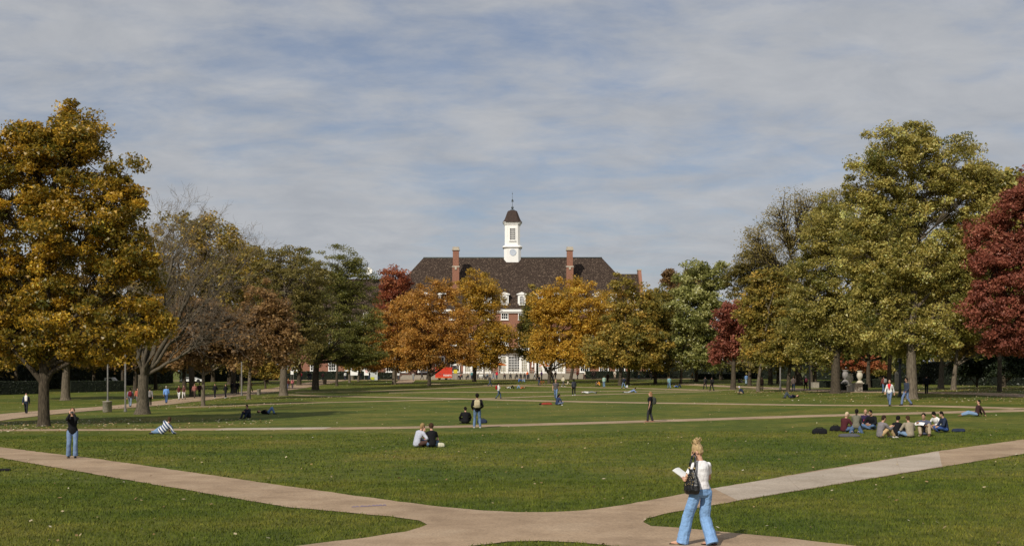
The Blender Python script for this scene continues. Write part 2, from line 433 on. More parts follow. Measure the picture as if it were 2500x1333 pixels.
# ------------------------------------------------------------------ the brick hall with its clock tower
YF = 274.0
bx = lambda px: (px - 1251) / F * YF
bz = lambda py: CAMZ - (py - HY) / F * YF
m = bpy.data.materials.new('roof_tile'); m.use_nodes = True
t = m.node_tree; p = t.nodes['Principled BSDF']; p.inputs['Roughness'].default_value = 0.95; p.inputs['Specular IOR Level'].default_value = 0.1
tcn = t.nodes.new('ShaderNodeTexCoord'); vo = t.nodes.new('ShaderNodeTexVoronoi'); vo.inputs['Scale'].default_value = 6.5
t.links.new(tcn.outputs['Object'], vo.inputs['Vector'])
sp = t.nodes.new('ShaderNodeSeparateColor'); t.links.new(vo.outputs['Color'], sp.inputs[0])
c = ramp_node(t, sp.outputs[0], [(0.0, (0.034, 0.024, 0.019)), (0.5, (0.047, 0.033, 0.026)), (0.84, (0.062, 0.044, 0.034)), (0.95, (0.15, 0.11, 0.08))])
t.links.new(c, p.inputs['Base Color'])
ROOF = m
DBR0 = mat('brown_plinth', (0.16, 0.085, 0.06), (0.11, 0.06, 0.045), 4, .9)
hall = empty('brick_hall', (0, YF, float(G(0, YF))), 0, 'long red brick hall with dark hipped roof and white clock tower', 'building')
HZ = hall.location.z
def hp(mb, name, m_, parent=hall, off=True):             # parts are built in world space, then set back to the hall's origin
    if off: mb.v = [Vector(q) - Vector((0, YF, HZ)) for q in mb.v]
    return mb.build(name, m_, parent)
ZE = bz(755); Z0 = HZ - 0.5
hp(MB().box(-28.6, 28.9, YF, YF + 18, Z0, ZE), 'wall', BRICK)
hp(MB().box(-48.5, -28.7, YF + 1.5, YF + 15, Z0, 13.2), 'wall', BRICK)
hp(MB().box(28.95, 28.96 + 0.4, YF + 3, YF + 14, Z0, 12), 'wall', BRICK)
# main roof
mb = MB(); e0, e1, f0, f1 = -29.3, 29.7, YF - 0.6, YF + 18.6; RZ = 27.7; ry = YF + 9
mb.v = [Vector(q) for q in ((e0, f0, ZE), (e1, f0, ZE), (e1, f1, ZE), (e0, f1, ZE), (-19.7, ry, RZ), (20.0, ry, RZ))]
for q in ((0, 1, 5, 4), (1, 2, 5), (2, 3, 4, 5), (3, 0, 4), (3, 2, 1, 0)): mb.face(q)
roof = hp(mb, 'roof', ROOF)
hp(MB().tube([(-19.75, ry, RZ), (20.05, ry, RZ)], 0.16, 6), 'ridge_cap', mat('verdigris', (0.10, 0.12, 0.11), (0.07, 0.08, 0.08), 3))
# wings
def gable_roof(x0, x1, y0, y1, ze, zr, name='roof'):
    mb = MB(); ym = (y0 + y1) / 2
    mb.v = [Vector(q) for q in ((x0, y0, ze), (x1, y0, ze), (x1, y1, ze), (x0, y1, ze), (x0, ym, zr), (x1, ym, zr))]
    for q in ((0, 1, 5, 4), (2, 3, 4, 5), (1, 2, 5), (3, 0, 4), (3, 2, 1, 0)): mb.face(q)
    return hp(mb, name, ROOF)
gable_roof(-49, -20, YF + 1, YF + 15.5, 13.2, 22.9)
gable_roof(19, 28.0, YF + 2, YF + 16, ZE + 1.0, CAMZ + (HY - 669) / F * 283)
# right parapet gable with stone coping
mb = MB(); ym = YF + 9
zt = CAMZ + (HY - 661) / F * 283
mb.loft([[(x, YF + 1.4, ZE), (x, YF + 1.4, 17.2), (x, ym - 1.0, zt), (x, ym + 1.0, zt), (x, YF + 16.6, 17.2), (x, YF + 16.6, ZE)] for x in (28.02, 28.7)], smooth=False)
hp(mb, 'parapet', BRICK)
hp(MB().box(27.9, 28.8, ym - 1.1, ym + 1.1, zt, zt + 0.25), 'coping', STONE)
hp(MB().box(27.9, 28.8, YF + 1.2, YF + 1.8, 16.8, 19.4), 'kneeler', STONE)
# cornice, gutter band, string courses
hp(MB().box(-29.1, 29.4, YF - 0.55, YF - 0.002, ZE - 0.55, ZE - 0.01).box(-28.9, 29.2, YF - 0.35, YF - 0.003, ZE - 0.8, ZE - 0.56), 'cornice', WHITE)
hp(MB().box(-28.65, 28.95, YF - 0.1, YF - 0.004, bz(853) - 0.25, bz(853) + 0.2), 'string_course', STONE)
hp(MB().box(-28.65, 28.95, YF - 0.18, YF - 0.005, Z0, bz(906)), 'plinth', DBR0)
# tower
def cring(hw, c, z, cx=0.09, cy=YF + 10):
    a = hw - c
    return [(cx + x, cy + y, z) for x, y in ((-a, -hw), (a, -hw), (hw, -a), (hw, a), (a, hw), (-a, hw), (-hw, a), (-hw, -a))]
YT = 283.0; tz = lambda py: CAMZ - (py - HY) / F * YT; tw = lambda px: px / F * YT
hp(MB().loft([cring(tw(20.5), 0.55, tz(668)), cring(tw(20.5), 0.55, tz(606))], smooth=False), 'tower_base', WHITE)
hp(MB().loft([cring(h_, 0.55, z_) for h_, z_ in ((tw(21), tz(607)), (tw(24), tz(604.5)), (tw(24), tz(602.5)), (tw(20), tz(600)))], smooth=False), 'tower_cornice', WHITE)
hp(MB().loft([cring(tw(18.6), 0.5, tz(602)), cring(tw(18.6), 0.5, tz(544))], smooth=False), 'tower_lantern', WHITE)
mb = MB().loft([cring(h_, 0.5, z_) for h_, z_ in ((tw(18.7), tz(550)), (tw(20), tz(549)), (tw(20), tz(547)), (tw(22), tz(545)), (tw(22.5), tz(543)))], smooth=False)
tc_ = hp(mb, 'tower_cornice', WHITE)
for k in range(12):
    x = 0.09 + (k - 5.5) * 0.27
    hp(MB().box(x - 0.07, x + 0.07, YF + 10 - tw(21.4), YF + 10 - tw(20.02), tz(547), tz(545.2)), 'dentil', WHITE, tc_)
mb = MB().loft([cring(h_, h_ * 0.34, z_) for h_, z_ in ((tw(23.6), tz(543.5)), (tw(23.6), tz(542.5)), (tw(20.6), tz(539)), (tw(18.2), tz(534)), (tw(16), tz(528)), (tw(14), tz(522)), (tw(12), tz(517)), (tw(10.5), tz(515)), (tw(8), tz(513.6)))], smooth=False)
hp(mb, 'tower_roof', mat('brown_copper', (0.060, 0.038, 0.03), (0.04, 0.027, 0.022), 3, 0.8))
c0 = (0.09, YF + 10)
mb = MB().lathe([(0.55, tz(514)), (0.5, tz(511.5)), (0.2, tz(510)), (0.12, tz(508.5))], 10, (*c0, 0)).ball((*c0, tz(506)), 0.30)
mb.tube([(*c0, tz(508)), (*c0, tz(468))], [0.05, 0.03], 6).box(0.09 - 0.2, 0.09 + 0.26, c0[1] - 0.03, c0[1] + 0.03, tz(492), tz(488)).ball((*c0, tz(487)), 0.17).ball((*c0, tz(472)), 0.1)
hp(mb, 'weathervane', mat('patina', (0.10, 0.125, 0.14), (0.06, 0.07, 0.08), 3, 0.6))
yfb = YF + 10 - tw(20.5)
ck = hp(MB().loft([[(0.2 + r_ * math.cos(a_ * math.pi / 12), y_, tz(617) + r_ * math.sin(a_ * math.pi / 12)) for a_ in range(24)] for y_, r_ in ((yfb - 0.01, 0.74), (yfb - 0.09, 0.74), (yfb - 0.09, 0.66), (yfb - 0.06, 0.66))], smooth=False),
        'clock_face', mat('clock_blue', (0.56, 0.61, 0.68), (0.50, 0.55, 0.63), 2, 0.5))
CKW = mat('clock_white', (0.75, 0.75, 0.74), None, 3)
for a_ in range(12):
    M_ = Matrix.Translation((0.2, yfb - 0.075, tz(617))) @ Matrix.Rotation(a_ * math.pi / 6, 4, 'Y')
    hp(MB().box(-0.025, 0.025, -0.01, 0.01, 0.48, 0.62, 0, M_), 'hour_mark', CKW, ck)
for a_, l_ in ((-0.55, 0.38), (2.35, 0.55)):
    hp(MB().box(-0.03, 0.03, -0.01, 0.01, -0.08, l_, 0, Matrix.Translation((0.2, yfb - 0.095, tz(617))) @ Matrix.Rotation(a_, 4, 'Y')), 'clock_hand', CKW, ck)

_wm = {}
def window(x, z, w, h, cols, rows, y, glass=GLASS, arch=False, fr=0.16, name='window', parent=hall):
    key = (w, h, cols, rows, arch, fr)
    if key not in _wm:
        mb = MB()
        mb.box(-w / 2, -w / 2 + fr, -0.14, 0, 0, h).box(w / 2 - fr, w / 2, -0.14, 0, 0, h).box(-w / 2 + fr, w / 2 - fr, -0.14, 0, h - fr, h).box(-w / 2 + fr, w / 2 - fr, -0.14, 0, 0, fr * 0.8)
        mb.box(-w / 2 - 0.08, w / 2 + 0.08, -0.24, 0, -0.16, -0.002)
        for k in range(1, cols):
            x_ = -w / 2 + fr + (w - 2 * fr) * k / cols; mb.box(x_ - 0.035, x_ + 0.035, -0.09, -0.03, fr * 0.8, h - fr)
        for k in range(1, rows):
            z_ = fr * 0.8 + (h - 1.8 * fr) * k / rows; mb.box(-w / 2 + fr, w / 2 - fr, -0.085, -0.035, z_ - 0.035, z_ + 0.035)
        if arch:
            r_ = w / 2 - fr; zc = h - fr - r_
            for sx in (-1, 1):
                poly = [(sx * r_ * math.cos(q * math.pi / 12), zc + r_ * math.sin(q * math.pi / 12)) for q in range(7)] + [(sx * (w / 2 - fr), h - fr)]
                b0 = len(mb.v)
                mb.v += [Vector((q[0], -0.12, q[1])) for q in poly]
                mb.face([b0 + i for i in (range(8) if sx < 0 else reversed(range(8)))])
        _wm[key] = (mb.mesh('window'), MB().box(-w / 2 + fr * 0.6, w / 2 - fr * 0.6, -0.025, -0.001, fr * 0.5, h - fr * 0.5).mesh('pane'))
    a, b = _wm[key]
    o = add(name, a, WHITE, parent); o.location = (x, y - YF, z - HZ)
    if glass is GLASS: g = add('pane', b, GLASS, o)
    else: g = add('pane', b.copy(), None, o); g.data.materials.clear(); g.data.materials.append(glass)
    return o
window(bx(1251) + 0.1, tz(588), tw(15.5), tw(31), 4, 6, YF + 10 - tw(18.6) - 0.01)
# chimneys
for px in (1113, 1391):
    x = (px - 1250) / F * 277; zc = lambda py: CAMZ - (py - HY) / F * 277; hw = 0.64
    mb = MB().box(x - hw - 0.1, x + hw + 0.1, 276.2, 278.0, 17, zc(653)).box(x - hw, x + hw, 276.3, 277.9, zc(650), zc(612))
    ch = hp(mb, 'chimney', BRICK)
    hp(MB().box(x - hw - 0.18, x + hw + 0.18, 276.1, 278.1, zc(653), zc(650)).box(x - 0.2, x + 0.2, 276.05, 276.19, zc(659), zc(653)), 'chimney_band', STONE, ch)
    hp(MB().box(x - hw - 0.18, x + hw + 0.18, 276.1, 278.1, zc(612), zc(609)).box(x - hw - 0.05, x + hw + 0.05, 276.22, 277.98, zc(609), zc(603.5)), 'chimney_cap', STONE, ch)
# dormers
dor = [(YF + 0.5) + 0.0]
for px in (960, 1000, 1040, 1081, 1150, 1191, 1233, 1275, 1317, 1358, 1420, 1461, 1502, 1543):
    x = bx(px); zb, zt2 = bz(745), bz(719); w = 1.72; yd = YF + 0.35
    mb = MB().box(x - w / 2, x + w / 2, yd, yd + 4.6, zb - 0.3, zt2)
    d = hp(mb, 'dormer', WHITE)
    mb = MB(); zr = bz(712.5)
    mb.loft([[(x - w / 2 - 0.28, y, zt2 - 0.05), (x + w / 2 + 0.28, y, zt2 - 0.05), (x + w / 2 + 0.28, y, zt2 + 0.12), (x, y, zr), (x - w / 2 - 0.28, y, zt2 + 0.12)] for y in (yd - 0.25, yd + 6)], smooth=False)
    hp(mb, 'pediment', WHITE, d)
    mb = MB(); mb.loft([[(x - w / 2 - 0.3, y, zt2 + 0.14), (x, y, zr + 0.03), (x + w / 2 + 0.3, y, zt2 + 0.14), (x, y, zr + 0.1)] for y in (yd - 0.2, yd + 6)], smooth=False)
    hp(mb, 'dormer_roof', ROOF, d)
    window(x, zb + 0.12, 1.16, 2.0, 3, 5, yd - 0.003, arch=True)
# rows of windows
for k in range(-8, 8):
    x = bx(1233 + 42 * k - (0 if k < 1 else 0))
    window(x, bz(780), 1.6, 1.4, 3, 2, YF - 0.004)
    window(x, bz(843), 1.6, 3.2, 3, 5, YF - 0.004)
    hp(MB().box(x - 0.22, x + 0.22, YF - 0.12, YF - 0.003, bz(764.5), bz(764.5) + 0.38), 'keystone', STONE)
for px in (955, 985, 1033, 1075, 1112, 1428, 1475, 1515, 1550):
    window(bx(px), bz(908), 2.1, 3.4, 4, 4, YF - 0.2, fr=0.2)
for px in (720, 765, 810, 850, 890):
    window(bx(px), bz(905), 1.7, 2.6, 3, 4, YF + 1.49)
    window(bx(px), bz(850), 1.6, 2.8, 3, 4, YF + 1.49)
hp(MB().box(-48.6, -28.75, YF + 1.0, YF + 1.498, 12.6, 13.18), 'cornice', WHITE)
# glazed garden bays: white surround, three lights each
for px0, px1 in ((1132, 1200), (1218, 1293), (1306, 1381)):
    x0, x1, y = bx(px0), bx(px1), YF - 0.25; zb, zt2 = bz(912), bz(862)
    mb = MB().box(x0, x1, y - 0.25, YF - 0.02, bz(870), zt2).box(x0 - 0.15, x1 + 0.15, y - 0.4, YF - 0.03, zt2, zt2 + 0.22).box(x0, x1, y - 0.2, YF - 0.02, zb, bz(908))
    W_ = x1 - x0
    for a_, b_ in ((0, 0.065), (0.245, 0.32), (0.68, 0.755), (0.935, 1)): mb.box(x0 + W_ * a_, x0 + W_ * b_, y - 0.2, YF - 0.02, bz(908), bz(870))
    s_ = hp(mb, 'bay_surround', WHITE)
    for a_, b_, c_, g_ in ((0.065, 0.245, 3, CURTAIN), (0.32, 0.68, 7, GLASS), (0.755, 0.935, 3, CURTAIN)):
        window(x0 + W_ * (a_ + b_) / 2, bz(908), W_ * (b_ - a_), bz(870) - bz(908), c_, 6, y, g_, fr=0.06)
mb = MB().box(bx(1186), bx(1320), YF - 1.6, YF - 0.26, bz(856.5), bz(850))
pc = hp(mb, 'porch_cornice', WHITE)
hp(MB().box(bx(1188), bx(1318), YF - 1.3, YF - 0.27, bz(861), bz(856.6)), 'porch_soffit', mat('brown_soffit', (0.10, 0.05, 0.03), None, 3), pc)
for k in range(7):
    x = bx(1196 + k * 19); hp(MB().box(x - 0.16, x + 0.16, YF - 1.7, YF - 1.31, bz(858.4), bz(856.7)), 'bracket', WHITE, pc)
# small white statues on the piers
for px in (1301, 1209):
    x = bx(px); hp(MB().lathe([(0.25, bz(897)), (0.22, bz(893)), (0.12, bz(890)), (0.14, bz(884)), (0.05, bz(879))], 8, (x, YF - 0.3, 0)), 'pier_statue', WHITE)
# terrace in front
ter = empty('terrace', (0, 270, 1.0), 0, 'low stone terrace with white railing before the brick hall', 'terrace')
def tp(mb, name, m_): mb.v = [Vector(q) - Vector((0, 270, 1.0)) for q in mb.v]; return mb.build(name, m_, ter)
ZT = bz(911.5)
tp(MB().box(bx(1050), bx(1420), 266.6, YF - 0.3, 0.2, ZT), 'retaining_wall', CONC)
for i in range(4): tp(MB().box(bx(985), bx(1047), 266.8 + i * 0.45, YF - 0.31, 0.25, 0.95 + i * 0.23), 'step', CONC)
for k in range(24):
    x = bx(1140 + k * 11.4); tp(MB().box(x - 0.05, x + 0.05, 266.7, 266.8, ZT, ZT + 0.98), 'railing_post', GREYM)
for z in (0.9, 0.5, 0.15): tp(MB().box(bx(1139), bx(1404), 266.68, 266.82, ZT + z, ZT + z + 0.06), 'rail', STONE)
# dish and mast on the left wing
dish = empty('satellite_dish', wp(901, 677, 280), 0, 'white round satellite dish on the roof of the brick hall', 'dish')
mb = MB(); rr = 0.8
mb.loft([[(r_ * math.cos(a_ * math.pi / 10), -0.25 + 0.25 * (r_ / rr) ** 2 * -1 + 0.02 * s_, 1.3 + r_ * math.sin(a_ * math.pi / 10)) for a_ in range(20)] for r_, s_ in ((0.05, 0), (0.3, 0), (0.55, 0), (0.8, 0), (0.82, 3), (0.5, 4), (0.05, 4))])
mb.build('reflector', WHITE, dish)
MB().tube([(0, -0.2, -0.2), (0, -0.2, 1.2)], 0.07, 8).tube([(0, -0.3, 1.0), (-0.1, -1.0, 0.9)], 0.03, 6).build('mount', METAL, dish)
mast = empty('antenna', wp(897, 677, 281), 0, 'thin roof antenna beside the white satellite dish', 'antenna')
MB().tube([(0, 0, 0), (0, 0, 3.4)], 0.05, 6).build('pole', METAL, mast)
mb = MB()
for a_ in range(5): mb.tube([(0, 0, 2.3), (0.45 * math.cos(a_ * 1.26), 0.45 * math.sin(a_ * 1.26), 3.2)], 0.025, 5)
mb.build('aerial', METAL, mast)

# buildings along both sides, mostly hidden by the trees
def side_building(label, x0, x1, y0, y1, h, wallm, face, sp=4.0, floors=3, roofh=4.0):
    r = empty('campus_building', ((x0 + x1) / 2, (y0 + y1) / 2, float(G((x0 + x1) / 2, (y0 + y1) / 2))), 0, label, 'building')
    o = r.location
    def pt(mb, n, m_, par=r): mb.v = [Vector(q) - o for q in mb.v]; return mb.build(n, m_, par)
    pt(MB().box(x0, x1, y0, y1, -1, h), 'wall', wallm)
    mb = MB(); xm, ym = (x0 + x1) / 2, (y0 + y1) / 2; ins = min(x1 - x0, y1 - y0) / 2
    mb.v = [Vector(q) for q in ((x0 - .5, y0 - .5, h), (x1 + .5, y0 - .5, h), (x1 + .5, y1 + .5, h), (x0 - .5, y1 + .5, h))]
    if x1 - x0 > y1 - y0: mb.v += [Vector((x0 + ins, ym, h + roofh)), Vector((x1 - ins, ym, h + roofh))]; fs = ((0, 1, 5, 4), (1, 2, 5), (2, 3, 4, 5), (3, 0, 4), (3, 2, 1, 0))
    else: mb.v += [Vector((xm, y0 + ins, h + roofh)), Vector((xm, y1 - ins, h + roofh))]; fs = ((0, 1, 4), (1, 2, 5, 4), (2, 3, 5), (3, 0, 4, 5), (3, 2, 1, 0))
    for q in fs: mb.face(q)
    pt(mb, 'roof', ROOF)
    W_, P_ = None, None
    wm = MB().box(-0.7, -0.55, -0.12, 0, 0, 2).box(0.55, 0.7, -0.12, 0, 0, 2).box(-0.55, 0.55, -0.12, 0, 1.87, 2).box(-0.55, 0.55, -0.12, 0, 0, 0.13).box(-0.03, 0.03, -0.09, -0.03, 0.13, 1.87).box(-0.55, 0.55, -0.09, -0.03, 0.97, 1.03).box(-0.8, 0.8, -0.22, 0, -0.15, -0.003).mesh('window')
    pm = MB().box(-0.6, 0.6, -0.025, -0.001, 0.05, 1.95).mesh('pane')
    fh = h / floors
    for f in range(floors):
        if face == 'S': spots = [((x, y0 - 0.004), 0) for x in np.arange(x0 + 2, x1 - 1, sp)]
        elif face == 'E': spots = [((x1 + 0.004, y), math.pi / 2) for y in np.arange(y0 + 2, y1 - 1, sp)] + [((x, y0 - 0.004), 0) for x in np.arange(x0 + 2, x1 - 1, sp)]
        else: spots = [((x0 - 0.004, y), -math.pi / 2) for y in np.arange(y0 + 2, y1 - 1, sp)] + [((x, y0 - 0.004), 0) for x in np.arange(x0 + 2, x1 - 1, sp)]
        for (x, y), rz in spots:
            w = add('window', wm, WHITE, r); w.location = Vector((x, y, f * fh + 1.0)) - o; w.rotation_euler = (0, 0, rz)
            add('pane', pm, GLASS, w)
    return r
DBRICK = mat('brown_brick', (0.22, 0.105, 0.07), (0.15, 0.07, 0.05), 4, 0.9)
LIME = mat('limestone', (0.55, 0.46, 0.33), (0.45, 0.38, 0.27), 2, 0.9)
side_building('long brown brick building behind the trees beside the hedge walkway', -98, -80, 118, 205, 13, DBRICK, 'E', 5.5)
side_building('pale limestone building glimpsed past the golden tree and hedge', -100, -78, 240, 262, 10, LIME, 'E', 5.0)
side_building('long brick building behind the dark yews and red tree', 84, 102, 105, 235, 13, DBRICK, 'W', 6.0)
side_building('pale tan building seen between trunks beyond the small red tree', 41, 66, 300, 314, 8.5, LIME, 'S', 3.6, 2)
side_building('distant brick building with peaked roof past the hall gable', 29.6, 39, 330, 345, 17, DBRICK, 'S', 4, 4, 6)
# ------------------------------------------------------------------ trees
def tubes(br, sides):
    Vs, Qs, o = [], [], 0
    an = np.arange(sides) * 2 * np.pi / sides; ca, sa = np.cos(an), np.sin(an)
    for P_, R_ in br:
        P_ = np.asarray(P_, float); R_ = np.asarray(R_, float); k = len(P_)
        T = np.gradient(P_, axis=0); T /= np.linalg.norm(T, axis=1, keepdims=True) + 1e-9
        ref = np.where(np.abs(T[:, 2:3]) < 0.9, np.array([[0, 0, 1.0]]), np.array([[1.0, 0, 0]]))
        A = np.cross(T, ref); A /= np.linalg.norm(A, axis=1, keepdims=True) + 1e-9; B_ = np.cross(T, A)
        V = P_[:, None] + (A[:, None] * ca[None, :, None] + B_[:, None] * sa[None, :, None]) * R_[:, None, None]
        Vs.append(V.reshape(-1, 3))
        i = np.arange(k - 1)[:, None] * sides; j = np.arange(sides)[None]; j2 = (j + 1) % sides
        Qs.append(np.stack([i + j, i + j2, i + sides + j2, i + sides + j], -1).reshape(-1, 4) + o); o += k * sides
    return np.concatenate(Vs), np.concatenate(Qs)
def join(parts):
    Vs, Qs, o = [], [], 0
    for V, Q in parts: Vs.append(V); Qs.append(Q + o); o += len(V)
    return np.concatenate(Vs), np.concatenate(Qs)
def bez(a, b, c, n):
    t = np.linspace(0, 1, n)[:, None]; return (1 - t) ** 2 * a + 2 * t * (1 - t) * b + t * t * c
def nrm(v): return v / (np.linalg.norm(v, axis=-1, keepdims=True) + 1e-9)

PAL = {
 'gold': [(0.0, (0.060, 0.062, 0.010)), (0.35, (0.135, 0.098, 0.012)), (0.65, (0.25, 0.148, 0.014)), (0.88, (0.40, 0.24, 0.022)), (1.0, (0.50, 0.34, 0.05))],
 'golddark': [(0.0, (0.06, 0.05, 0.015)), (0.5, (0.13, 0.085, 0.02)), (1.0, (0.26, 0.155, 0.03))],
 'orange': [(0.0, (0.13, 0.082, 0.018)), (0.45, (0.25, 0.125, 0.026)), (0.8, (0.36, 0.19, 0.036)), (1.0, (0.45, 0.27, 0.06))],
 'amber': [(0.0, (0.125, 0.092, 0.016)), (0.45, (0.26, 0.155, 0.02)), (0.8, (0.40, 0.24, 0.03)), (1.0, (0.48, 0.32, 0.06))],
 'olivegold': [(0.0, (0.06, 0.062, 0.014)), (0.45, (0.135, 0.11, 0.022)), (0.8, (0.22, 0.155, 0.03)), (1.0, (0.34, 0.22, 0.045))],
 'maple': [(0.0, (0.052, 0.057, 0.012)), (0.4, (0.115, 0.102, 0.022)), (0.75, (0.22, 0.172, 0.045)), (1.0, (0.40, 0.32, 0.11))],
 'silver': [(0.0, (0.055, 0.064, 0.014)), (0.45, (0.135, 0.138, 0.036)), (0.8, (0.27, 0.255, 0.09)), (1.0, (0.46, 0.44, 0.25))],
 'red': [(0.0, (0.085, 0.028, 0.014)), (0.4, (0.15, 0.046, 0.030)), (0.75, (0.23, 0.080, 0.048)), (1.0, (0.33, 0.16, 0.09))],
 'redorange': [(0.0, (0.12, 0.035, 0.02)), (0.45, (0.25, 0.075, 0.035)), (0.8, (0.34, 0.13, 0.05)), (1.0, (0.4, 0.2, 0.08))],
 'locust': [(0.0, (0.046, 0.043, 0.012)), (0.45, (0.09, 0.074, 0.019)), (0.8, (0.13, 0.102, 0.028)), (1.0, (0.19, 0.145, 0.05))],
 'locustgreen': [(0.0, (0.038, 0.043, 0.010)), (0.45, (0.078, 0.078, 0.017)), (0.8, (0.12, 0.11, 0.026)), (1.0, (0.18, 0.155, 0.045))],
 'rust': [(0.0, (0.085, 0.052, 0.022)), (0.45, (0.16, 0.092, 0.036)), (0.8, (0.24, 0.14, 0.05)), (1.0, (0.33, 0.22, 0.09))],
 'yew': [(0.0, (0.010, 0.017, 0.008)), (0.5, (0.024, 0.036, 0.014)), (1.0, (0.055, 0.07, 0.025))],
}
GAIN = dict(gold=1.9, golddark=1.6, orange=1.85, amber=1.95, olivegold=2.0, maple=2.5, silver=2.1, red=1.85, redorange=1.5, locust=2.4, locustgreen=2.3, rust=1.65, yew=1.1)
LM = {k: leaf_mat('leaf_' + k, [(p_, tuple(min(0.8, x * GAIN[k]) for x in c_)) for p_, c_ in v], 0.16 if k == 'yew' else 0.42, 0.42 if k in ('maple', 'silver', 'gold') else 0.5, 0.5 if k in ('maple', 'silver', 'gold') else 0.35) for k, v in PAL.items()}

def leaf_quads(C, size, out, up=0.6, asp=0.62):
    n = len(C)
    nm = nrm(rng.normal(0, 0.75, (n, 3)) + out * 0.45 + np.array([0, 0, up]))
    d = nrm(np.cross(nm, rng.normal(0, 1, (n, 3)))); w = np.cross(nm, d)
    s = (size * (0.6 + 0.8 * rng.random(n)))[:, None]
    V = np.stack([C - d * s * 0.45 - w * s * asp * 0.55, C - d * s * 0.35 + w * s * asp * 0.6, C + d * s * 0.55 - nm * s * 0.1], 1)
    return V.reshape(-1, 3), np.arange(n * 3).reshape(n, 3)

ALLT = []
def tree(label, base, tw_px, lobes, pal, ncl, lpc, ls, bark=BARK, rc=0.62, name='tree', group=None, twigr=0.018, fork=0.35, gap=0.0, Y=None, lean=0.0, up=0.6, dz=0.7, flat=0.62, tshift=0.0, limbs=9, arms=()):
    global rng
    rng = np.random.default_rng(int(abs(base[0]) * 7 + base[1] * 3))
    b = gp(*base) if Y is None else Vector(((base[0] - CX) / F * Y, Y, float(G((base[0] - CX) / F * Y, Y))))
    sc = F / b.y; o = np.array(b); ls *= 1.08; rc *= 1.12; near_ = ncl >= 520 and ls < .3; ls *= .86 if near_ else 1; lpc = int(lpc * (1.75 if near_ else 1.4)); lpc = int(lpc * (.72 if 'locust' in pal else 1))
    root = empty(name, b, 0, label, 'tree', group)
    Lc, Lr = [], []
    for cx, cy, rx, ry in lobes:
        w_ = np.array(wp(cx, cy, b.y)) - o; w_[1] = rng.normal(0, 0.25) * rx / sc
        Lc.append(w_); Lr.append((1.06 * rx / sc, dz * (rx + ry) * 0.55 / sc, 1.06 * ry / sc))
    Lc, Lr = np.array(Lc), np.array(Lr)
    wt = (Lr[:, 0] * Lr[:, 2]) ** 0.85; wt /= wt.sum()
    cen = (Lc * wt[:, None]).sum(0)
    # clumps near the lobes' skins
    li = rng.choice(len(Lc), ncl, p=wt)
    d = nrm(rng.normal(0, 1, (ncl, 3))); r = 0.42 + 0.56 * rng.random(ncl) ** 0.6; far_ = rng.random(ncl) < (0.04 if 'locust' in pal else 0.16); r = np.where(far_, 1.0 + 0.24 * rng.random(ncl), r)
    C = Lc[li] + d * r[:, None] * Lr[li]
    if gap:                                              # leave holes
        k = np.sin(C[:, 0] * 1.3 + 1) * np.sin(C[:, 2] * 1.1) * np.sin(C[:, 1] * 1.2 + 2) > -(0.9 - gap); C, d = C[k], d[k]
    C[:, 2] = np.maximum(C[:, 2], 1.6 + 0.2 * rng.random(len(C))); n = len(C)
    top = C[:, 2].max(); zmin = np.percentile(C[:, 2], 4)
    # trunk
    r0 = tw_px / 2 / sc; tz_ = np.linspace(0, 1, 14); H_ = top * 0.82
    tx = cen[0] * (tz_ ** 1.6) * 0.8 + np.cumsum(rng.normal(0, 0.010 * H_, 14)) * tz_; ty = np.cumsum(rng.normal(0, 0.010 * H_, 14)) * tz_
    TP = np.stack([tx, ty, tz_ * H_], 1)
    TR = r0 * (1 - 0.9 * tz_ ** 0.8) + 0.02; TR = np.maximum(TR, 0.02)
    zf = TP[:, 2]
    fl = np.stack([TP[0], TP[0] + (0, 0, 0.12), TP[0] + (0, 0, 0.45), ], 0)
    P0 = np.concatenate([TP[:1] - (0, 0, 0.25), fl[:3], TP[1:]]); R0 = np.concatenate([[r0 * 1.5, r0 * 1.32, r0 * 1.12, r0 * 1.0], TR[1:]])
    ks = np.argsort(P0[:, 2]); P0, R0 = P0[ks], R0[ks]
    br = [(P0, R0)]
    # limbs to cluster centres
    K = min(limbs, max(3, n // 12)); ctr = C[rng.choice(n, K, replace=False)]
    for _ in range(6):
        as_ = np.argmin(((C[:, None] - ctr[None]) ** 2).sum(-1), 1)
        for k in range(K):
            if (as_ == k).any(): ctr[k] = C[as_ == k].mean(0)
    small = []
    for q_, rp in arms:
        aq = np.array([np.array(wp(x_, y_, b.y)) - o for x_, y_ in q_]); aq[:, 1] = np.linspace(0, rng.normal(0, .8), len(aq)); aq = np.concatenate([bez(aq[0], aq[1], aq[2], 8)]); br.append((aq, np.linspace(rp / sc, rp / sc * .35, 8)))
    zlow = max(1.5, zmin * 0.9)
    for k in range(K):
        e = ctr[k]; hd = np.hypot(e[0], e[1])
        zs = np.clip(e[2] - hd * 0.9 - 0.5, min(zlow, H_ * fork), H_ * 0.8)
        s = np.array([np.interp(zs, zf, tx), np.interp(zs, zf, ty), zs]); rs = float(np.interp(zs, zf, TR)) * 0.55
        mid = (s + e) / 2 + np.array([0, 0, -0.06 * hd]) + rng.normal(0, 0.15, 3)
        LP_ = bez(s, mid, e, 7); br.append((LP_, np.linspace(rs, max(0.03, rs * 0.3), 7)))
        for i in np.where(as_ == k)[0]:
            q = LP_[rng.integers(2, 7)]; m_ = (q + C[i]) / 2 + rng.normal(0, 0.18, 3)
            small.append((bez(q, m_, C[i], 4), np.linspace(twigr * 1.8, twigr * 0.5, 4)))
    add('trunk', np_mesh('trunk', *join([tubes(br, 8), tubes(small, 3)]), True), bark, root)
    # leaves
    LC = np.repeat(C, lpc, 0); od = np.repeat(nrm(C - cen), lpc, 0); m_ = len(LC)
    off = rng.normal(0, 1, (m_, 3)); off = off / np.linalg.norm(off, axis=1, keepdims=True) * (rng.random(m_) ** 0.45)[:, None]
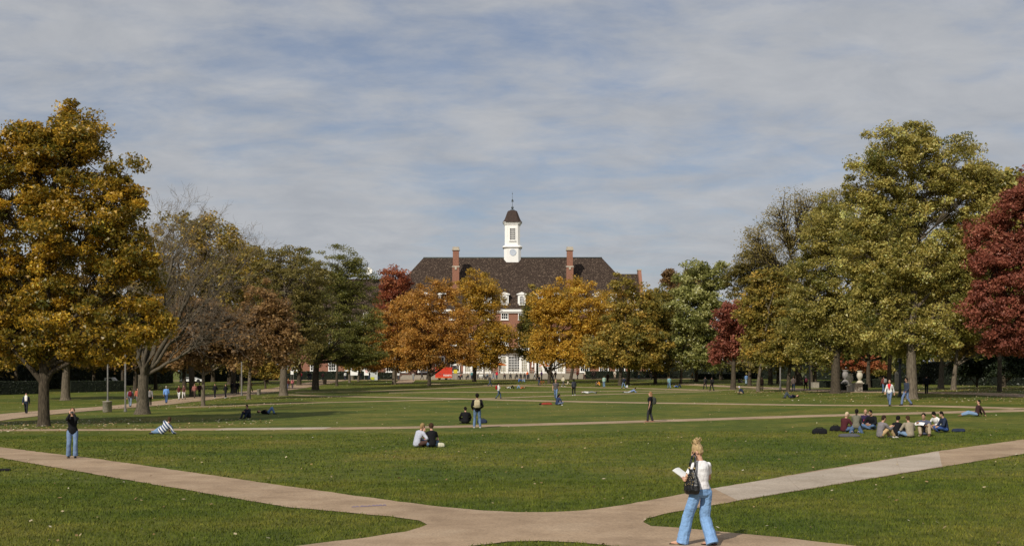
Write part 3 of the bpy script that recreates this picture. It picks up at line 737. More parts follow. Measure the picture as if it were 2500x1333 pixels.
    sizes = rc * (0.55 + 0.75 * rng.random(n)); off *= np.repeat(sizes, lpc)[:, None] * np.array([1, 1, flat])
    V, Q = leaf_quads(LC + off, ls, nrm(off) * 0.7 + od * 0.5, up)
    ct = rng.normal(0.45 + tshift, 0.16, n)
    tint = np.clip(np.repeat(ct, lpc) + rng.normal(0, 0.17, m_), 0, 1)
    o_ = add('crown', np_mesh('crown', V, Q, False, np.repeat(tint, 3)), LM[pal], root)
    o_['kind'] = 'stuff'
    ALLT.append((b, max(Lr[:, 0].max(), 1)))
    return root

# left side, front to back
tree('tall golden maple with dark trunk beside the pale crossing path', (107, 1040), 30,
     [(185, 305, 48, 48), (170, 365, 92, 60), (110, 350, 60, 50), (130, 430, 140, 95), (20, 380, 80, 85), (290, 470, 66, 70), (215, 540, 140, 90), (40, 560, 120, 110), (-80, 480, 110, 150), (300, 640, 84, 52), (150, 680, 150, 90), (-30, 720, 130, 100), (310, 775, 96, 60), (180, 800, 150, 70), (20, 815, 110, 60), (345, 705, 50, 50), (365, 790, 52, 48), (300, 560, 50, 50), (330, 640, 50, 46), (240, 850, 110, 34), (80, 862, 100, 28)],
     'gold', 900, 92, 0.2, BARK, 0.66, 'maple_tree', gap=0.12, fork=0.22, limbs=14, arms=((((112, 945), (80, 895), (40, 850)), 8), (((112, 930), (150, 860), (170, 790)), 9), (((114, 915), (190, 870), (270, 850)), 7)))
tree('golden brown maple with thick trunk before the clipped hedge', (160, 977), 24, [(190, 780, 150, 80), (300, 800, 100, 76), (60, 800, 120, 80), (160, 690, 120, 90), (230, 868, 120, 22), (310, 860, 60, 26)], 'golddark', 420, 64, 0.34, BARKG, 1.1, 'maple_tree', fork=0.3)
tree('olive yellow tree behind the bare grey tree', (470, 968), 16, [(440, 590, 66, 72), (520, 600, 62, 66), (400, 690, 80, 80), (500, 730, 90, 90), (580, 660, 55, 60), (430, 800, 80, 60), (360, 740, 60, 80)], 'olivegold', 420, 56, 0.33, BARK, 1.1, 'tree', tshift=0.1)
tree('yellow topped tree rising above the rusty leaved one', (570, 960), 14, [(610, 640, 46, 46), (560, 700, 70, 70), (630, 730, 60, 70)], 'olivegold', 170, 60, 0.38, BARK, 1.2, 'tree', tshift=0.1)
tree('small brown leaved tree on the walkway edge', (496, 991), 10, [(490, 840, 74, 52), (430, 850, 60, 44), (560, 830, 56, 54), (500, 780, 66, 50)], 'rust', 240, 60, 0.26, BARKG, 0.8, 'tree', tshift=-0.12, gap=0.3)
tree('rusty leaved tree with slim pale trunk by the walkway', (607, 975), 10, [(615, 840, 62, 56), (670, 790, 50, 56), (640, 750, 44, 50), (690, 840, 40, 50), (580, 800, 46, 46)], 'rust', 280, 64, 0.24, BARKG, 0.8, 'tree', tshift=0.05, gap=0.2)
tree('tall olive locust with thick forked grey trunk', (692, 966), 21, [(700, 640, 66, 46), (650, 690, 46, 52), (730, 690, 76, 66), (700, 760, 80, 70), (760, 780, 50, 70), (650, 770, 40, 50), (740, 850, 50, 34), (650, 850, 40, 30)], 'locust', 470, 95, 0.20, BARKG, 0.95, 'locust_tree', flat=0.4, fork=0.3, twigr=0.03)
tree('broad dark green locust with nearly black trunk', (770, 952), 18, [(800, 640, 84, 46), (850, 680, 62, 56), (780, 720, 90, 60), (870, 760, 62, 76), (810, 820, 92, 60), (900, 820, 46, 60), (740, 820, 46, 50), (840, 872, 70, 22), (900, 870, 44, 24)], 'locustgreen', 560, 100, 0.22, BARK, 1.05, 'locust_tree', flat=0.4, fork=0.3, twigr=0.03)
tree('slim dark trunked tree beside the stone litter bin', (822, 942), 7, [(825, 830, 46, 52), (850, 860, 36, 36)], 'locustgreen', 130, 60, 0.3, BARK, 1.1, 'tree')
tree('young tree with yellowing leaves before the white boards', (853, 934), 6, [(860, 850, 34, 42), (840, 870, 30, 28)], 'amber', 110, 50, 0.34, BARKG, 1.1, 'tree', tshift=-0.15)
tree('young golden tree between the white boards', (875, 931), 5, [(895, 850, 36, 46), (880, 880, 26, 22)], 'olivegold', 110, 50, 0.34, BARKG, 1.1, 'tree', tshift=0.05)
tree('red leaved maple before the dish end of the hall roof', (968, 925), 9, [(965, 690, 34, 34), (985, 740, 50, 52), (945, 745, 26, 40), (1000, 800, 50, 60)], 'redorange', 270, 60, 0.36, BARK, 1.15, 'maple_tree', tshift=-0.02, Y=267)
tree('golden orange maple with straight pale trunk by the ticket booth lawn', (962, 938), 10, [(950, 800, 50, 46), (985, 840, 46, 46), (925, 850, 36, 44), (1000, 760, 40, 44), (960, 878, 50, 22), (915, 885, 34, 16), (1000, 884, 34, 14)], 'orange', 345, 76, 0.28, BARKG, 1.05, 'maple_tree', gap=0.2, fork=0.2)
tree('orange brown maple with side limb in front of the red booth', (1048, 942), 9, [(1060, 720, 56, 34), (1030, 760, 50, 40), (1100, 780, 56, 40), (1060, 810, 70, 40), (1120, 840, 46, 34), (1020, 850, 42, 34), (1085, 868, 50, 20), (1030, 884, 36, 14), (1130, 872, 36, 18)], 'orange', 436, 76, 0.26, BARK, 1.0, 'maple_tree', gap=0.55, fork=0.15, tshift=0.02, arms=((((1049, 918), (1075, 905), (1105, 875)), 3.5), (((1048, 905), (1058, 880), (1052, 855)), 3)))
tree('golden topped maple beside the terrace crowd', (1158, 932), 10, [(1160, 695, 42, 36), (1190, 730, 44, 40), (1135, 745, 42, 36), (1180, 790, 46, 36), (1230, 820, 50, 30), (1160, 830, 50, 34), (1205, 852, 44, 18), (1165, 876, 44, 18), (1195, 886, 28, 12)], 'amber', 390, 76, 0.28, BARK, 1.1, 'maple_tree', gap=0.45, fork=0.2, tshift=-0.08)
tree('golden maple with curved dark trunk beside the glazed bays', (1341, 936), 9, [(1390, 720, 56, 42), (1340, 750, 46, 44), (1430, 760, 50, 46), (1370, 800, 62, 46), (1330, 840, 44, 36), (1440, 840, 60, 44), (1380, 868, 66, 22), (1420, 884, 50, 14)], 'amber', 494, 76, 0.28, BARK, 1.1, 'maple_tree', fork=0.15, tshift=0.04, arms=((((1342, 912), (1325, 895), (1318, 870)), 4),))
tree('green tinged tree crowding the curved golden maple', (1312, 930), 6, [(1310, 740, 26, 34), (1300, 800, 30, 44), (1292, 848, 38, 26)], 'olivegold', 150, 60, 0.36, BARK, 1.1, 'tree', tshift=-0.12)
tree('olive brown maple before the gable end of the hall', (1394, 928), 8, [(1500, 758, 62, 44), (1470, 805, 60, 56), (1540, 805, 50, 46), (1500, 866, 64, 28), (1460, 880, 44, 16)], 'amber', 300, 62, 0.36, BARK, 1.15, 'maple_tree', tshift=-0.14)
tree('brown topped tree with dark straight trunk', (1514, 941), 10, [(1518, 702, 24, 28), (1560, 750, 50, 42), (1530, 800, 62, 52), (1480, 850, 56, 44), (1570, 845, 50, 46), (1530, 882, 54, 16), (1590, 880, 36, 18)], 'olivegold', 340, 62, 0.35, BARK, 1.1, 'tree', tshift=0.16)
tree('pale trunked tree with hanging yellow green leaves', (1533, 938), 9, [(1540, 860, 40, 36), (1580, 850, 36, 40), (1600, 790, 36, 46), (1610, 740, 30, 40)], 'olivegold', 190, 60, 0.34, BARKG, 1.05, 'tree', tshift=-0.05)
tree('slim tree with yellow green crown by the low hedge', (1632, 930), 7, [(1630, 830, 34, 56), (1640, 770, 30, 40), (1610, 870, 30, 26)], 'olivegold', 150, 60, 0.36, BARKG, 1.15, 'tree', tshift=0.0)
tree('silvery green leaved tree with slim trunk', (1662, 938), 7, [(1700, 690, 44, 44), (1740, 680, 36, 36), (1690, 760, 56, 52), (1740, 780, 44, 60), (1680, 840, 46, 46), (1720, 870, 40, 24)], 'silver', 400, 66, 0.34, BARK, 1.1, 'tree', tshift=0.0)
tree('small red maple with dark trunk at the urn walkway', (1790, 951), 14, [(1790, 780, 40, 44), (1800, 830, 44, 36), (1775, 860, 34, 24), (1825, 790, 30, 44)], 'red', 260, 62, 0.28, BARK, 0.85, 'maple_tree', tshift=0.02)
tree('yellow green tree with slim pale trunk behind the red maple', (1851, 956), 9, [(1890, 700, 50, 46), (1850, 760, 40, 46), (1900, 780, 60, 56), (1860, 840, 46, 46), (1920, 850, 46, 34), (1940, 740, 40, 50)], 'olivegold', 400, 66, 0.27, BARKG, 0.9, 'tree', tshift=0.06)
tree('olive tree with flared grey trunk beyond the urn walkway', (1881, 938), 12, [(1840, 650, 56, 34), (1880, 690, 50, 50), (1810, 690, 40, 40), (1900, 860, 40, 24)], 'locust', 220, 80, 0.30, BARK, 1.3, 'tree', flat=0.5)
tree('tree with slim dark trunk beside the grey lamp posts', (1924, 956), 10, [(1940, 830, 50, 46), (1900, 860, 40, 26), (1960, 780, 40, 40)], 'olivegold', 200, 64, 0.26, BARK, 0.85, 'tree', tshift=-0.02)
tree('sparse brown locust whose twigs show against the sky', (1950, 940), 20, [(1930, 540, 76, 62), (1880, 590, 72, 52), (2000, 520, 70, 56), (1850, 610, 50, 40), (1980, 620, 80, 60), (2040, 500, 50, 46)], 'locust', 520, 26, 0.26, BARK, 1.5, 'locust_tree', flat=0.5, twigr=0.05, fork=0.3, tshift=0.25)
tree('large green maple whose grey trunk stands by the stone urns', (2040, 960), 25, [(2050, 530, 52, 50), (2010, 580, 60, 56), (2090, 600, 66, 66), (2000, 660, 76, 60), (2080, 700, 80, 66), (1980, 740, 66, 56), (2040, 800, 90, 60), (2110, 810, 56, 56), (1960, 820, 46, 46), (2130, 660, 50, 60), (1990, 860, 60, 22)], 'maple', 620, 95, 0.2, BARK, 0.75, 'maple_tree', gap=0.08, fork=0.25, limbs=12)
tree('biggest green maple with golden tips and mottled trunk', (2226, 974), 29, [(2240, 345, 66, 48), (2170, 380, 66, 56), (2330, 390, 78, 66), (2120, 440, 50, 60), (2250, 450, 100, 66), (2370, 460, 62, 60), (2180, 540, 84, 66), (2310, 560, 96, 66), (2240, 640, 110, 66), (2150, 660, 56, 66), (2340, 680, 62, 66), (2250, 740, 110, 60), (2180, 800, 66, 52), (2300, 800, 66, 52), (2240, 850, 66, 32), (2110, 530, 56, 60), (2110, 630, 56, 60), (2400, 540, 46, 60), (2385, 630, 46, 60), (2400, 430, 36, 46), (2140, 740, 60, 56), (2360, 760, 50, 56)], 'maple', 1020, 95, 0.2, BARKG, 0.72, 'maple_tree', gap=0.1, fork=0.22, limbs=16, tshift=0.04)
tree('deep red maple at the edge of the lawn beside yews', (2548, 972), 24, [(2440, 570, 60, 50), (2500, 520, 60, 70), (2560, 480, 80, 80), (2430, 650, 62, 56), (2520, 650, 90, 80), (2410, 740, 50, 56), (2480, 780, 80, 60), (2560, 760, 90, 90), (2460, 835, 62, 30), (2640, 620, 90, 120)], 'red', 560, 100, 0.22, BARK, 0.72, 'maple_tree', limbs=12)
tree('tree with pale scarred trunk beside the dark yews', (2297, 949), 16, [(2300, 830, 50, 30), (2350, 845, 40, 26), (2270, 800, 46, 36)], 'gold', 130, 60, 0.24, BARKG, 0.8, 'tree', tshift=-0.05)
tree('grey trunked tree standing before the yew thicket', (2328, 952), 14, [(2340, 800, 50, 40), (2390, 840, 36, 26)], 'golddark', 110, 60, 0.24, BARKG, 0.8, 'tree')
tree('small orange leaved tree above the stone urns', (2100, 944), 6, [(2080, 882, 34, 16), (2120, 886, 36, 18), (2100, 866, 40, 18)], 'redorange', 150, 60, 0.26, BARK, 0.7, 'tree', tshift=0.15)
tree('little yellow green tree behind the clipped hedge blocks', (2160, 938), 5, [(2152, 898, 18, 14), (2165, 900, 16, 14)], 'maple', 70, 50, 0.24, BARK, 0.6, 'tree', tshift=0.1)
tree('brown tree top standing above the far roofs', (1640, 915), 6, [(1640, 672, 15, 16), (1634, 686, 14, 10), (1650, 700, 14, 20)], 'rust', 60, 50, 0.5, BARK, 1.2, 'tree', Y=330, tshift=-0.1)
tree('brown crowned tree beside the silvery green one', (1690, 915), 8, [(1690, 676, 24, 18), (1700, 700, 30, 24)], 'rust', 80, 50, 0.5, BARK, 1.3, 'tree', Y=320, tshift=-0.1)
tree('little yellow leaved tree over the shaded walkway bin', (648, 950), 5, [(640, 888, 40, 22), (604, 902, 26, 14), (668, 906, 26, 14), (640, 912, 34, 10)], 'olivegold', 130, 50, 0.26, BARK, 0.8, 'tree', tshift=0.1)
# dark fill behind the left and right rows
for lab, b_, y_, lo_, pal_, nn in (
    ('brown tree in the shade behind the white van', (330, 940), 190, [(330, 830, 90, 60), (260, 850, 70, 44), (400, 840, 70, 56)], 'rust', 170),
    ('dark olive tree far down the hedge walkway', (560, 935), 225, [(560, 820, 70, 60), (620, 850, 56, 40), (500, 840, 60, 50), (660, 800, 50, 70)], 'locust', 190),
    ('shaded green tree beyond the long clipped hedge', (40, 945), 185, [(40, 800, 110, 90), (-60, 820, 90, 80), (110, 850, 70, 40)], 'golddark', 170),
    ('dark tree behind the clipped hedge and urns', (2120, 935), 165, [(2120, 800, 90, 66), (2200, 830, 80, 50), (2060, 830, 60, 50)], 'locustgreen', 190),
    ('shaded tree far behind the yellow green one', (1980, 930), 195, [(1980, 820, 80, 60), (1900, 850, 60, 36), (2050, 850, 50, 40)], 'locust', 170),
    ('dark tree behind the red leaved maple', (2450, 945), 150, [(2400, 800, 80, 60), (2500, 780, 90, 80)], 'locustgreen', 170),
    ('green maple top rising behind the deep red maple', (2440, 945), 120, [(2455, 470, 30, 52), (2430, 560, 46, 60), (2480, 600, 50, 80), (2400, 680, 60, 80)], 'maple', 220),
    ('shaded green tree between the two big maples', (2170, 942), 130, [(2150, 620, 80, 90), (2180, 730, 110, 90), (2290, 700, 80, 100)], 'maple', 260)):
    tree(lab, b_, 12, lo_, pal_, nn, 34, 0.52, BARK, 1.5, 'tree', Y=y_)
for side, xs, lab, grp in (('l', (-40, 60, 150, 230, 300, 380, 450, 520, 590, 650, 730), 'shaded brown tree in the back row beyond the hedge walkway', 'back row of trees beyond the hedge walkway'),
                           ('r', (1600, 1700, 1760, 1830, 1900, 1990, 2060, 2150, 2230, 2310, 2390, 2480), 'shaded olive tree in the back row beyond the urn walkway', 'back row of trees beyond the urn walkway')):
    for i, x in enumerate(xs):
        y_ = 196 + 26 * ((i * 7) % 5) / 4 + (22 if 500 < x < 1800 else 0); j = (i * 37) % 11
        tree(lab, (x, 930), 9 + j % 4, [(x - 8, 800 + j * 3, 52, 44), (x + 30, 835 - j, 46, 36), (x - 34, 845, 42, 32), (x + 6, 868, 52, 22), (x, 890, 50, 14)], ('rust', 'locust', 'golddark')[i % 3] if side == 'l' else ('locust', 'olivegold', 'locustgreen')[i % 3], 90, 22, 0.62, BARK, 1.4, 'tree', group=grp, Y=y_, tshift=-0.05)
# dark yews at the right edge
for i, (lab, b_, lo_) in enumerate((
    ('dark yew thicket beside the grey trunked tree', (2385, 945), [(2385, 900, 40, 34), (2365, 880, 36, 26), (2400, 865, 40, 30)]),
    ('dark spreading yew under the red maple', (2450, 945), [(2450, 905, 42, 32), (2470, 880, 44, 34), (2430, 870, 36, 26)]),
    ('dark yew at the far side of the red maple', (2530, 948), [(2530, 900, 46, 40), (2500, 880, 40, 34), (2560, 880, 40, 40)]))):
    tree(lab, b_, 5, lo_, 'yew', 170, 90, 0.2, BARK, 0.7, 'yew_tree', fork=0.05, up=0.3)
# an unseen neighbour on the left whose shade crosses the lawn
tree('broad golden maple beside the tall one, shading the lawn', (-260, 1046), 26, [(-260, 500, 130, 120), (-330, 640, 120, 120), (-190, 640, 80, 110), (-270, 780, 150, 80)], 'gold', 300, 60, 0.3, BARK, 0.9, 'maple_tree')

# the bare grey tree
def bare_tree(label, base, tw_px, seed):
    R = np.random.default_rng(seed); b = gp(*base); sc = F / b.y
    root = empty('bare_tree', b, 0, label, 'tree'); big, fine = [], []
    q = lambda px, py: np.array(wp(px, py, b.y)) - np.array(b)
    r0 = tw_px / 2 / sc
    def grow(p, d, ln, r, dep):
        n = 6 if dep < 3 else 4
        pts, rad = [p.copy()], [r]; dd = d.copy()
        tgt = nrm(np.array([0.35, 0.0, 1.0]))
        for i in range(n):
            dd = nrm(dd + R.normal(0, 0.13 + 0.03 * dep, 3) + tgt * 0.06)
            p = p + dd * ln / n; pts.append(p.copy()); rad.append(r * (1 - 0.62 * (i + 1) / n))
        (big if dep < 3 else fine).append((pts, rad))
        if dep >= 5: return
        nc = (4, 5, 4, 4, 3)[dep]
        for c in range(nc):
            k = min(n, 2 + int(R.random() * (n - 1)))
            a = nrm(R.normal(0, 1, 3) + np.array([0.25, 0, 0.15])); nd = nrm(np.array(pts[k]) - np.array(pts[k - 1])); nd = nrm(nd + a * (0.55 + 0.2 * R.random()))
            grow(np.array(pts[k]), nd, ln * (0.52 + 0.22 * R.random()), rad[k] * 0.62, dep + 1)
    fk = q(350, 915)
    big.append((np.array([(0, 0, -0.2), (0, 0, 0.1), (0.02, 0, 0.5), fk * 0.45, fk * 0.75, fk]), np.array([r0 * 1.9, r0 * 1.55, r0 * 1.2, r0, r0 * 0.95, r0 * 0.98])))
    for e, lr, sub in ((( 322, 760), 0.45, 1), ((372, 640), 0.55, 1), ((400, 600), 0.42, 1), ((440, 640), 0.46, 1), ((490, 700), 0.5, 1), ((560, 690), 0.36, 1), ((520, 815), 0.36, 1), ((350, 690), 0.4, 1)):
        e = q(*e); e[1] = R.normal(0, 1.6); s = fk * (0.8 + 0.2 * R.random())
        m_ = (s + e) / 2 + np.array([R.normal(0, .25), 0, -0.35 if e[0] > 2 else 0.1])
        pts = bez(s, m_, e, 9); pts[1:-1] += R.normal(0, 0.10, pts[1:-1].shape); rad = np.linspace(r0 * lr * 1.05, r0 * lr * 0.4, 9); big.append((pts, rad))
        for k in range(3, 9):
            nd = nrm(pts[k] - pts[k - 1])
            for _ in range(2 if k < 8 else 3):
                grow(pts[k], nrm(nd + nrm(R.normal(0, 1, 3) + np.array([0.2, 0, 0.3])) * 0.6), 2.6 * (0.7 + 0.5 * R.random()), rad[k] * 0.5, 2)
    add('trunk', np_mesh('trunk', *tubes(big, 8), True), mat('grey_bark', (0.15, 0.125, 0.09), (0.06, 0.05, 0.036), 5, .95, .7, 9, .1, 8, stretch=(3, 3, .7)), root)
    fine = [(p_, np.maximum(np.array(r_), 0.006)) for p_, r_ in fine]
    o = add('twig', np_mesh('twig', *tubes(fine, 3), True), TWIG, root); o['kind'] = 'stuff'
    return len(fine)
nb = bare_tree('bare grey tree with long twiggy limbs by the walkway', (348, 1011), 27, 5)
print('bare twigs', nb)
rng = np.random.default_rng(99)
# fallen leaves
def fallen(n, X, Y, size):
    k = np.ones(len(X), bool); X, Y = X[k], Y[k]
    C = np.stack([X, Y, G(X, Y) + 0.045 + 0.02 * rng.random(len(X))], 1)
    nm = nrm(rng.normal(0, 0.28, (len(X), 3)) + np.array([0, 0, 1.0])); d = nrm(np.cross(nm, rng.normal(0, 1, (len(X), 3)))); w = np.cross(nm, d); s = (size * (0.5 + rng.random(len(X))))[:, None]
    return np.stack([C - d * s * .5, C + w * s * .4, C + d * s * .5, C - w * s * .4], 1).reshape(-1, 3)
n = 4200; Y = 16 + 165 * rng.random(n) ** 0.8; X = (rng.random(n) * 2 - 1) * (0.44 * Y + 1)
keep = ~in_poly(X, Y, JP) | (rng.random(n) < 0.06)
VV = [fallen(n, X[keep], Y[keep], 0.075)]
for b, r in ALLT:
    if b.y > 245: continue
    k = int(1100 if b.y < 90 else 600 if b.y < 140 else 200); a = rng.random(k) * 6.283; rr_ = r * 3.2 * np.sqrt(rng.random(k))
    VV.append(fallen(k, b.x + np.cos(a) * rr_ + 1, b.y + np.sin(a) * rr_, 0.11))
V = np.concatenate(VV)
LEAFG = leaf_mat('fallen_leaf', [(0.0, (0.16, 0.09, 0.03)), (0.45, (0.28, 0.18, 0.07)), (0.8, (0.42, 0.33, 0.18)), (1.0, (0.62, 0.56, 0.42))], 0.1)
tag(add('fallen_leaves', np_mesh('fallen_leaves', V, np.arange(len(V)).reshape(-1, 4), False, np.repeat(rng.random(len(V) // 4), 4)), LEAFG), 'fallen leaves scattered over the lawn', 'leaves', kind='stuff')
# ------------------------------------------------------------------ hedges, furniture, booths
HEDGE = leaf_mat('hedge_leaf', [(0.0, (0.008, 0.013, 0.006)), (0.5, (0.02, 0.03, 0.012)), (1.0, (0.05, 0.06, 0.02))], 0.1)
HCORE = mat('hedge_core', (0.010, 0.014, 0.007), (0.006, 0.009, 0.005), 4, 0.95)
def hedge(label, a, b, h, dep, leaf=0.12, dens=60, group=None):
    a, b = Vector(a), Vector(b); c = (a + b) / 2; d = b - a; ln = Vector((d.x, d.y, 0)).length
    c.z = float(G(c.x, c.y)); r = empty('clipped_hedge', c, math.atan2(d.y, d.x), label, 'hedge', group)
    MB().box(-ln / 2 + .05, ln / 2 - .05, -dep / 2 + .05, dep / 2 - .05, -0.5, h - .05).build('dark_core', HCORE, r)  # one solid dark box filling the hedge behind its leaves
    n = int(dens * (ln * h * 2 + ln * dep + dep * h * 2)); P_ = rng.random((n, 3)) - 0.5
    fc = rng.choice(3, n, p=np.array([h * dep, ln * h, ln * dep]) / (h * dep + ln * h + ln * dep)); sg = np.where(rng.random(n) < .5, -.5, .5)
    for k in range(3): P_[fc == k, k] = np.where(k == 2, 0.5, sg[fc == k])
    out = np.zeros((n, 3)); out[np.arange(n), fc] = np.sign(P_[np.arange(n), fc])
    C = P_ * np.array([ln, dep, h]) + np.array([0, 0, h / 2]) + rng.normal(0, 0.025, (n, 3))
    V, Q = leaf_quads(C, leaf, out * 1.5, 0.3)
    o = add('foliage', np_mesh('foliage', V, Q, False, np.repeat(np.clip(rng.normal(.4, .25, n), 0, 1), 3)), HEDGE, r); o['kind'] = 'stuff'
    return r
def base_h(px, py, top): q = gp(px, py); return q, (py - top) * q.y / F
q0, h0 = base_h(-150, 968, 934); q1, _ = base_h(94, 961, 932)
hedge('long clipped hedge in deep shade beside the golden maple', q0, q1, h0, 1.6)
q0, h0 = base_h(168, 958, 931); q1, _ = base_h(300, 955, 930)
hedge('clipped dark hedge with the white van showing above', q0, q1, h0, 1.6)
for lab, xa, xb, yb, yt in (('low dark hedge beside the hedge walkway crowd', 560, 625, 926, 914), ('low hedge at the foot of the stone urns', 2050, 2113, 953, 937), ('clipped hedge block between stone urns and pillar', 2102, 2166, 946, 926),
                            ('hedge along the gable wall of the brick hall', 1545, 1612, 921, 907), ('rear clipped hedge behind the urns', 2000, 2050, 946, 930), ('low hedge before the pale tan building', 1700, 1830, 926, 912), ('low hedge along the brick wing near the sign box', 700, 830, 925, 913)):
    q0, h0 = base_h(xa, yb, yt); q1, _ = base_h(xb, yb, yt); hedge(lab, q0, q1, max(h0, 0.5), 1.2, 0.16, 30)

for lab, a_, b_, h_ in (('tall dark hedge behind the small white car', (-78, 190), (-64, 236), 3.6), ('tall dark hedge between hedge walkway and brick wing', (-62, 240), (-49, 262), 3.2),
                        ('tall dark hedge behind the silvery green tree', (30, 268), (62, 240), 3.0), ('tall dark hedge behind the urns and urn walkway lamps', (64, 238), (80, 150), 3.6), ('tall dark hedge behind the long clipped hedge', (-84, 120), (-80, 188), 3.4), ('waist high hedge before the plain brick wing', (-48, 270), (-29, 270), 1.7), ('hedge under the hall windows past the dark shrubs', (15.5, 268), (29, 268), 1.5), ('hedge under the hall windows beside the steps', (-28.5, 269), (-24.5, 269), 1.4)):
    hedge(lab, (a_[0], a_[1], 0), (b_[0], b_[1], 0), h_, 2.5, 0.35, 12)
def shrub(label, px, py, r, h, pal='yew', group=None):
    b = gp(px, py); ro = empty('shrub', b, 0, label, 'shrub', group)
    n = int(700 * r * h + 300); d = nrm(rng.normal(0, 1, (n, 3))); d[:, 2] = np.abs(d[:, 2])
    C = d * (0.75 + 0.3 * rng.random((n, 1))) * np.array([r, r * .8, h]); V, Q = leaf_quads(C, 0.2, d * 1.5, 0.3)
    o = add('foliage', np_mesh('foliage', V, Q, False, np.repeat(np.clip(rng.normal(.45, .25, n), 0, 1), 3)), LM[pal], ro); o['kind'] = 'stuff'
    mb = MB()
    for k in range(6): a = k * 1.05; mb.tube([(0, 0, -0.1), (r * .3 * math.cos(a), r * .3 * math.sin(a), h * .5), (r * .6 * math.cos(a), r * .6 * math.sin(a), h * .8)], [.04, .03, .01], 5)
    mb.build('stem', BARK, ro)
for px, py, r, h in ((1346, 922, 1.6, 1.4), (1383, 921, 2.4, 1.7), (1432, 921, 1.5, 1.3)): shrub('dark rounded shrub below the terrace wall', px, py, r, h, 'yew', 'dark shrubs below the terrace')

def bin_round(label, px, py, w, h):
    b = gp(px, py); s = b.y / F; r, hh = w * s / 2, h * s
    o = empty('litter_bin', b, 0, label, 'litter bin')
    MB().lathe([(r * .92, 0), (r * .92, .04), (r, .06), (r, hh * .93), (r * 1.03, hh * .935), (r * 1.03, hh), (r * .8, hh), (r * .75, hh * .93), (.02, hh * .92)], 20).build('body', CONC, o)
    MB().lathe([(r * .72, hh * .9), (r * .72, hh * .925), (.01, hh * .925)], 16).build('liner', BLACK, o)
bin_round('round concrete litter bin below the grey lamp post', 262, 1006, 22, 27)
bin_round('shaded concrete litter bin on the walkway under rusty tree', 632, 964, 9, 14)
bin_round('pale concrete litter bin by the wide hedge walkway', 793, 938, 9, 12)
bin_round('small concrete litter bin below the white board', 861, 927, 8, 9)
bin_round('concrete litter bin beside the red ticket booth', 1056, 922, 6, 8)
def bin_square(label, px, py, w, h, m_=CONC):
    b = gp(px, py); s = b.y / F; r, hh = w * s / 2, h * s; o = empty('litter_bin', b, 0.1, label, 'litter bin')
    MB().box(-r, r, -r, r, 0, hh * .9).build('body', m_, o); MB().box(-r * 1.06, r * 1.06, -r * 1.06, r * 1.06, hh * .9, hh).build('lid', CONC, o)
bin_square('square grey concrete bin in front of the urn hedge', 2093, 957, 19, 22)
bin_square('pale boxy bin beside the urn walkway lamp', 1990, 947, 15, 14)

def lamp(label, px, py, top, w=5, m_=GREYM, lantern=False):
    b = gp(px, py); s = b.y / F; h = (py - top) * s; r = w * s / 2; o = empty('lamp_post', b, 0, label, 'lamp post')
    MB().lathe([(r * 1.8, -.1), (r * 1.8, .12), (r * 1.15, .2), (r, .6), (r * .8, h)], 10).build('pole', m_, o)
    if lantern:
        mb = MB()
        for z in (0, .22, .44, .66): mb.lathe([(.22, h + z), (.26, h + z + .03), (.22, h + z + .07)], 10)
        mb.lathe([(.16, h), (.16, h + .7)], 8); mb.lathe([(.28, h + .72), (.1, h + .86), (.02, h + .95)], 10)
        mb.build('lantern', METAL, o)
    else: MB().lathe([(r * .9, h), (.1, h + .08), (.2, h + .2), (.2, h + .3), (.05, h + .4)], 12).build('lamp_head', GREYM, o)
lamp('slim grey lamp post behind the round concrete bin', 263, 980, 830, 4)
lamp('grey lamp post beside the bare grey tree', 306, 1005, 830, 4.5)
lamp('grey lamp post close to the rusty leaved tree', 590, 966, 840, 4)
lamp('grey lamp post near the white kiosk', 938, 926, 850, 3)
lamp('grey lamp post on the urn walkway with nothing beside it', 1905, 951, 845, 4)
lamp('grey lamp post by the pink backpack walker', 1977, 953, 845, 4)
lamp('dark lamp post with ribbed lantern near the biggest maple', 2197, 968, 884, 7, METAL, True)
def text_mesh(s, size, bold=0.0):
    cu = bpy.data.curves.new('lettering', 'FONT'); cu.body = s; cu.size = size; cu.extrude = 0.006; cu.offset = bold; cu.align_x = 'CENTER'
    o = bpy.data.objects.new('tmp', cu); COL.objects.link(o); dg = bpy.context.evaluated_depsgraph_get()
    me = bpy.data.meshes.new_from_object(o.evaluated_get(dg)); bpy.data.objects.remove(o); return me
# red ticket booth trailer
YB = 256.0; sB = YB / F
REDP = mat('red_paint', (0.62, 0.05, 0.025), (0.56, 0.045, 0.022), 2, 0.5)
b = Vector(((1083 - CX) * sB, YB, float(G((1083 - CX) * sB, YB)) + .04)); booth = empty('ticket_booth', b, 0, 'bright red ticket booth trailer with white lettering', 'booth')
w, h = 41 * sB / 2, 26 * sB
MB().box(-w, w, 0, 2.0, .35, h + .3).build('body', REDP, booth); MB().box(-w - .05, w + .05, -.05, 2.05, h + .3, h + .38).build('roof', REDP, booth)
MB().box(-w, w, -.04, 0, .35, .5).build('sill', mat('orange_trim', (.7, .2, .06), None, 3), booth)
for x in (-w * .5, w * .3):
    M_ = MB(); M_.loft([[(x + .3 * math.cos(a * .5236), y, .3 + .3 * math.sin(a * .5236)) for a in range(12)] for y in (.1, .35)]); M_.build('wheel', BLACK, booth)
o = add('lettering', text_mesh('TICKETS', .46, 0.012), WHITE, booth); o.location = (w * .45, -.012, .72); o.rotation_euler = (RAD(90), 0, 0)
mb = MB()
for k in range(7): mb.tube([(-w * .6 + k * .17, -.015, 1.05 + .12 * math.sin(k * 2.1)), (-w * .52 + k * .17, -.015, 1.2 + .2 * math.sin(k * 1.3))], .03, 4)
mb.build('emblem', mat('grey_print', (.22, .12, .12), None, 3), booth)

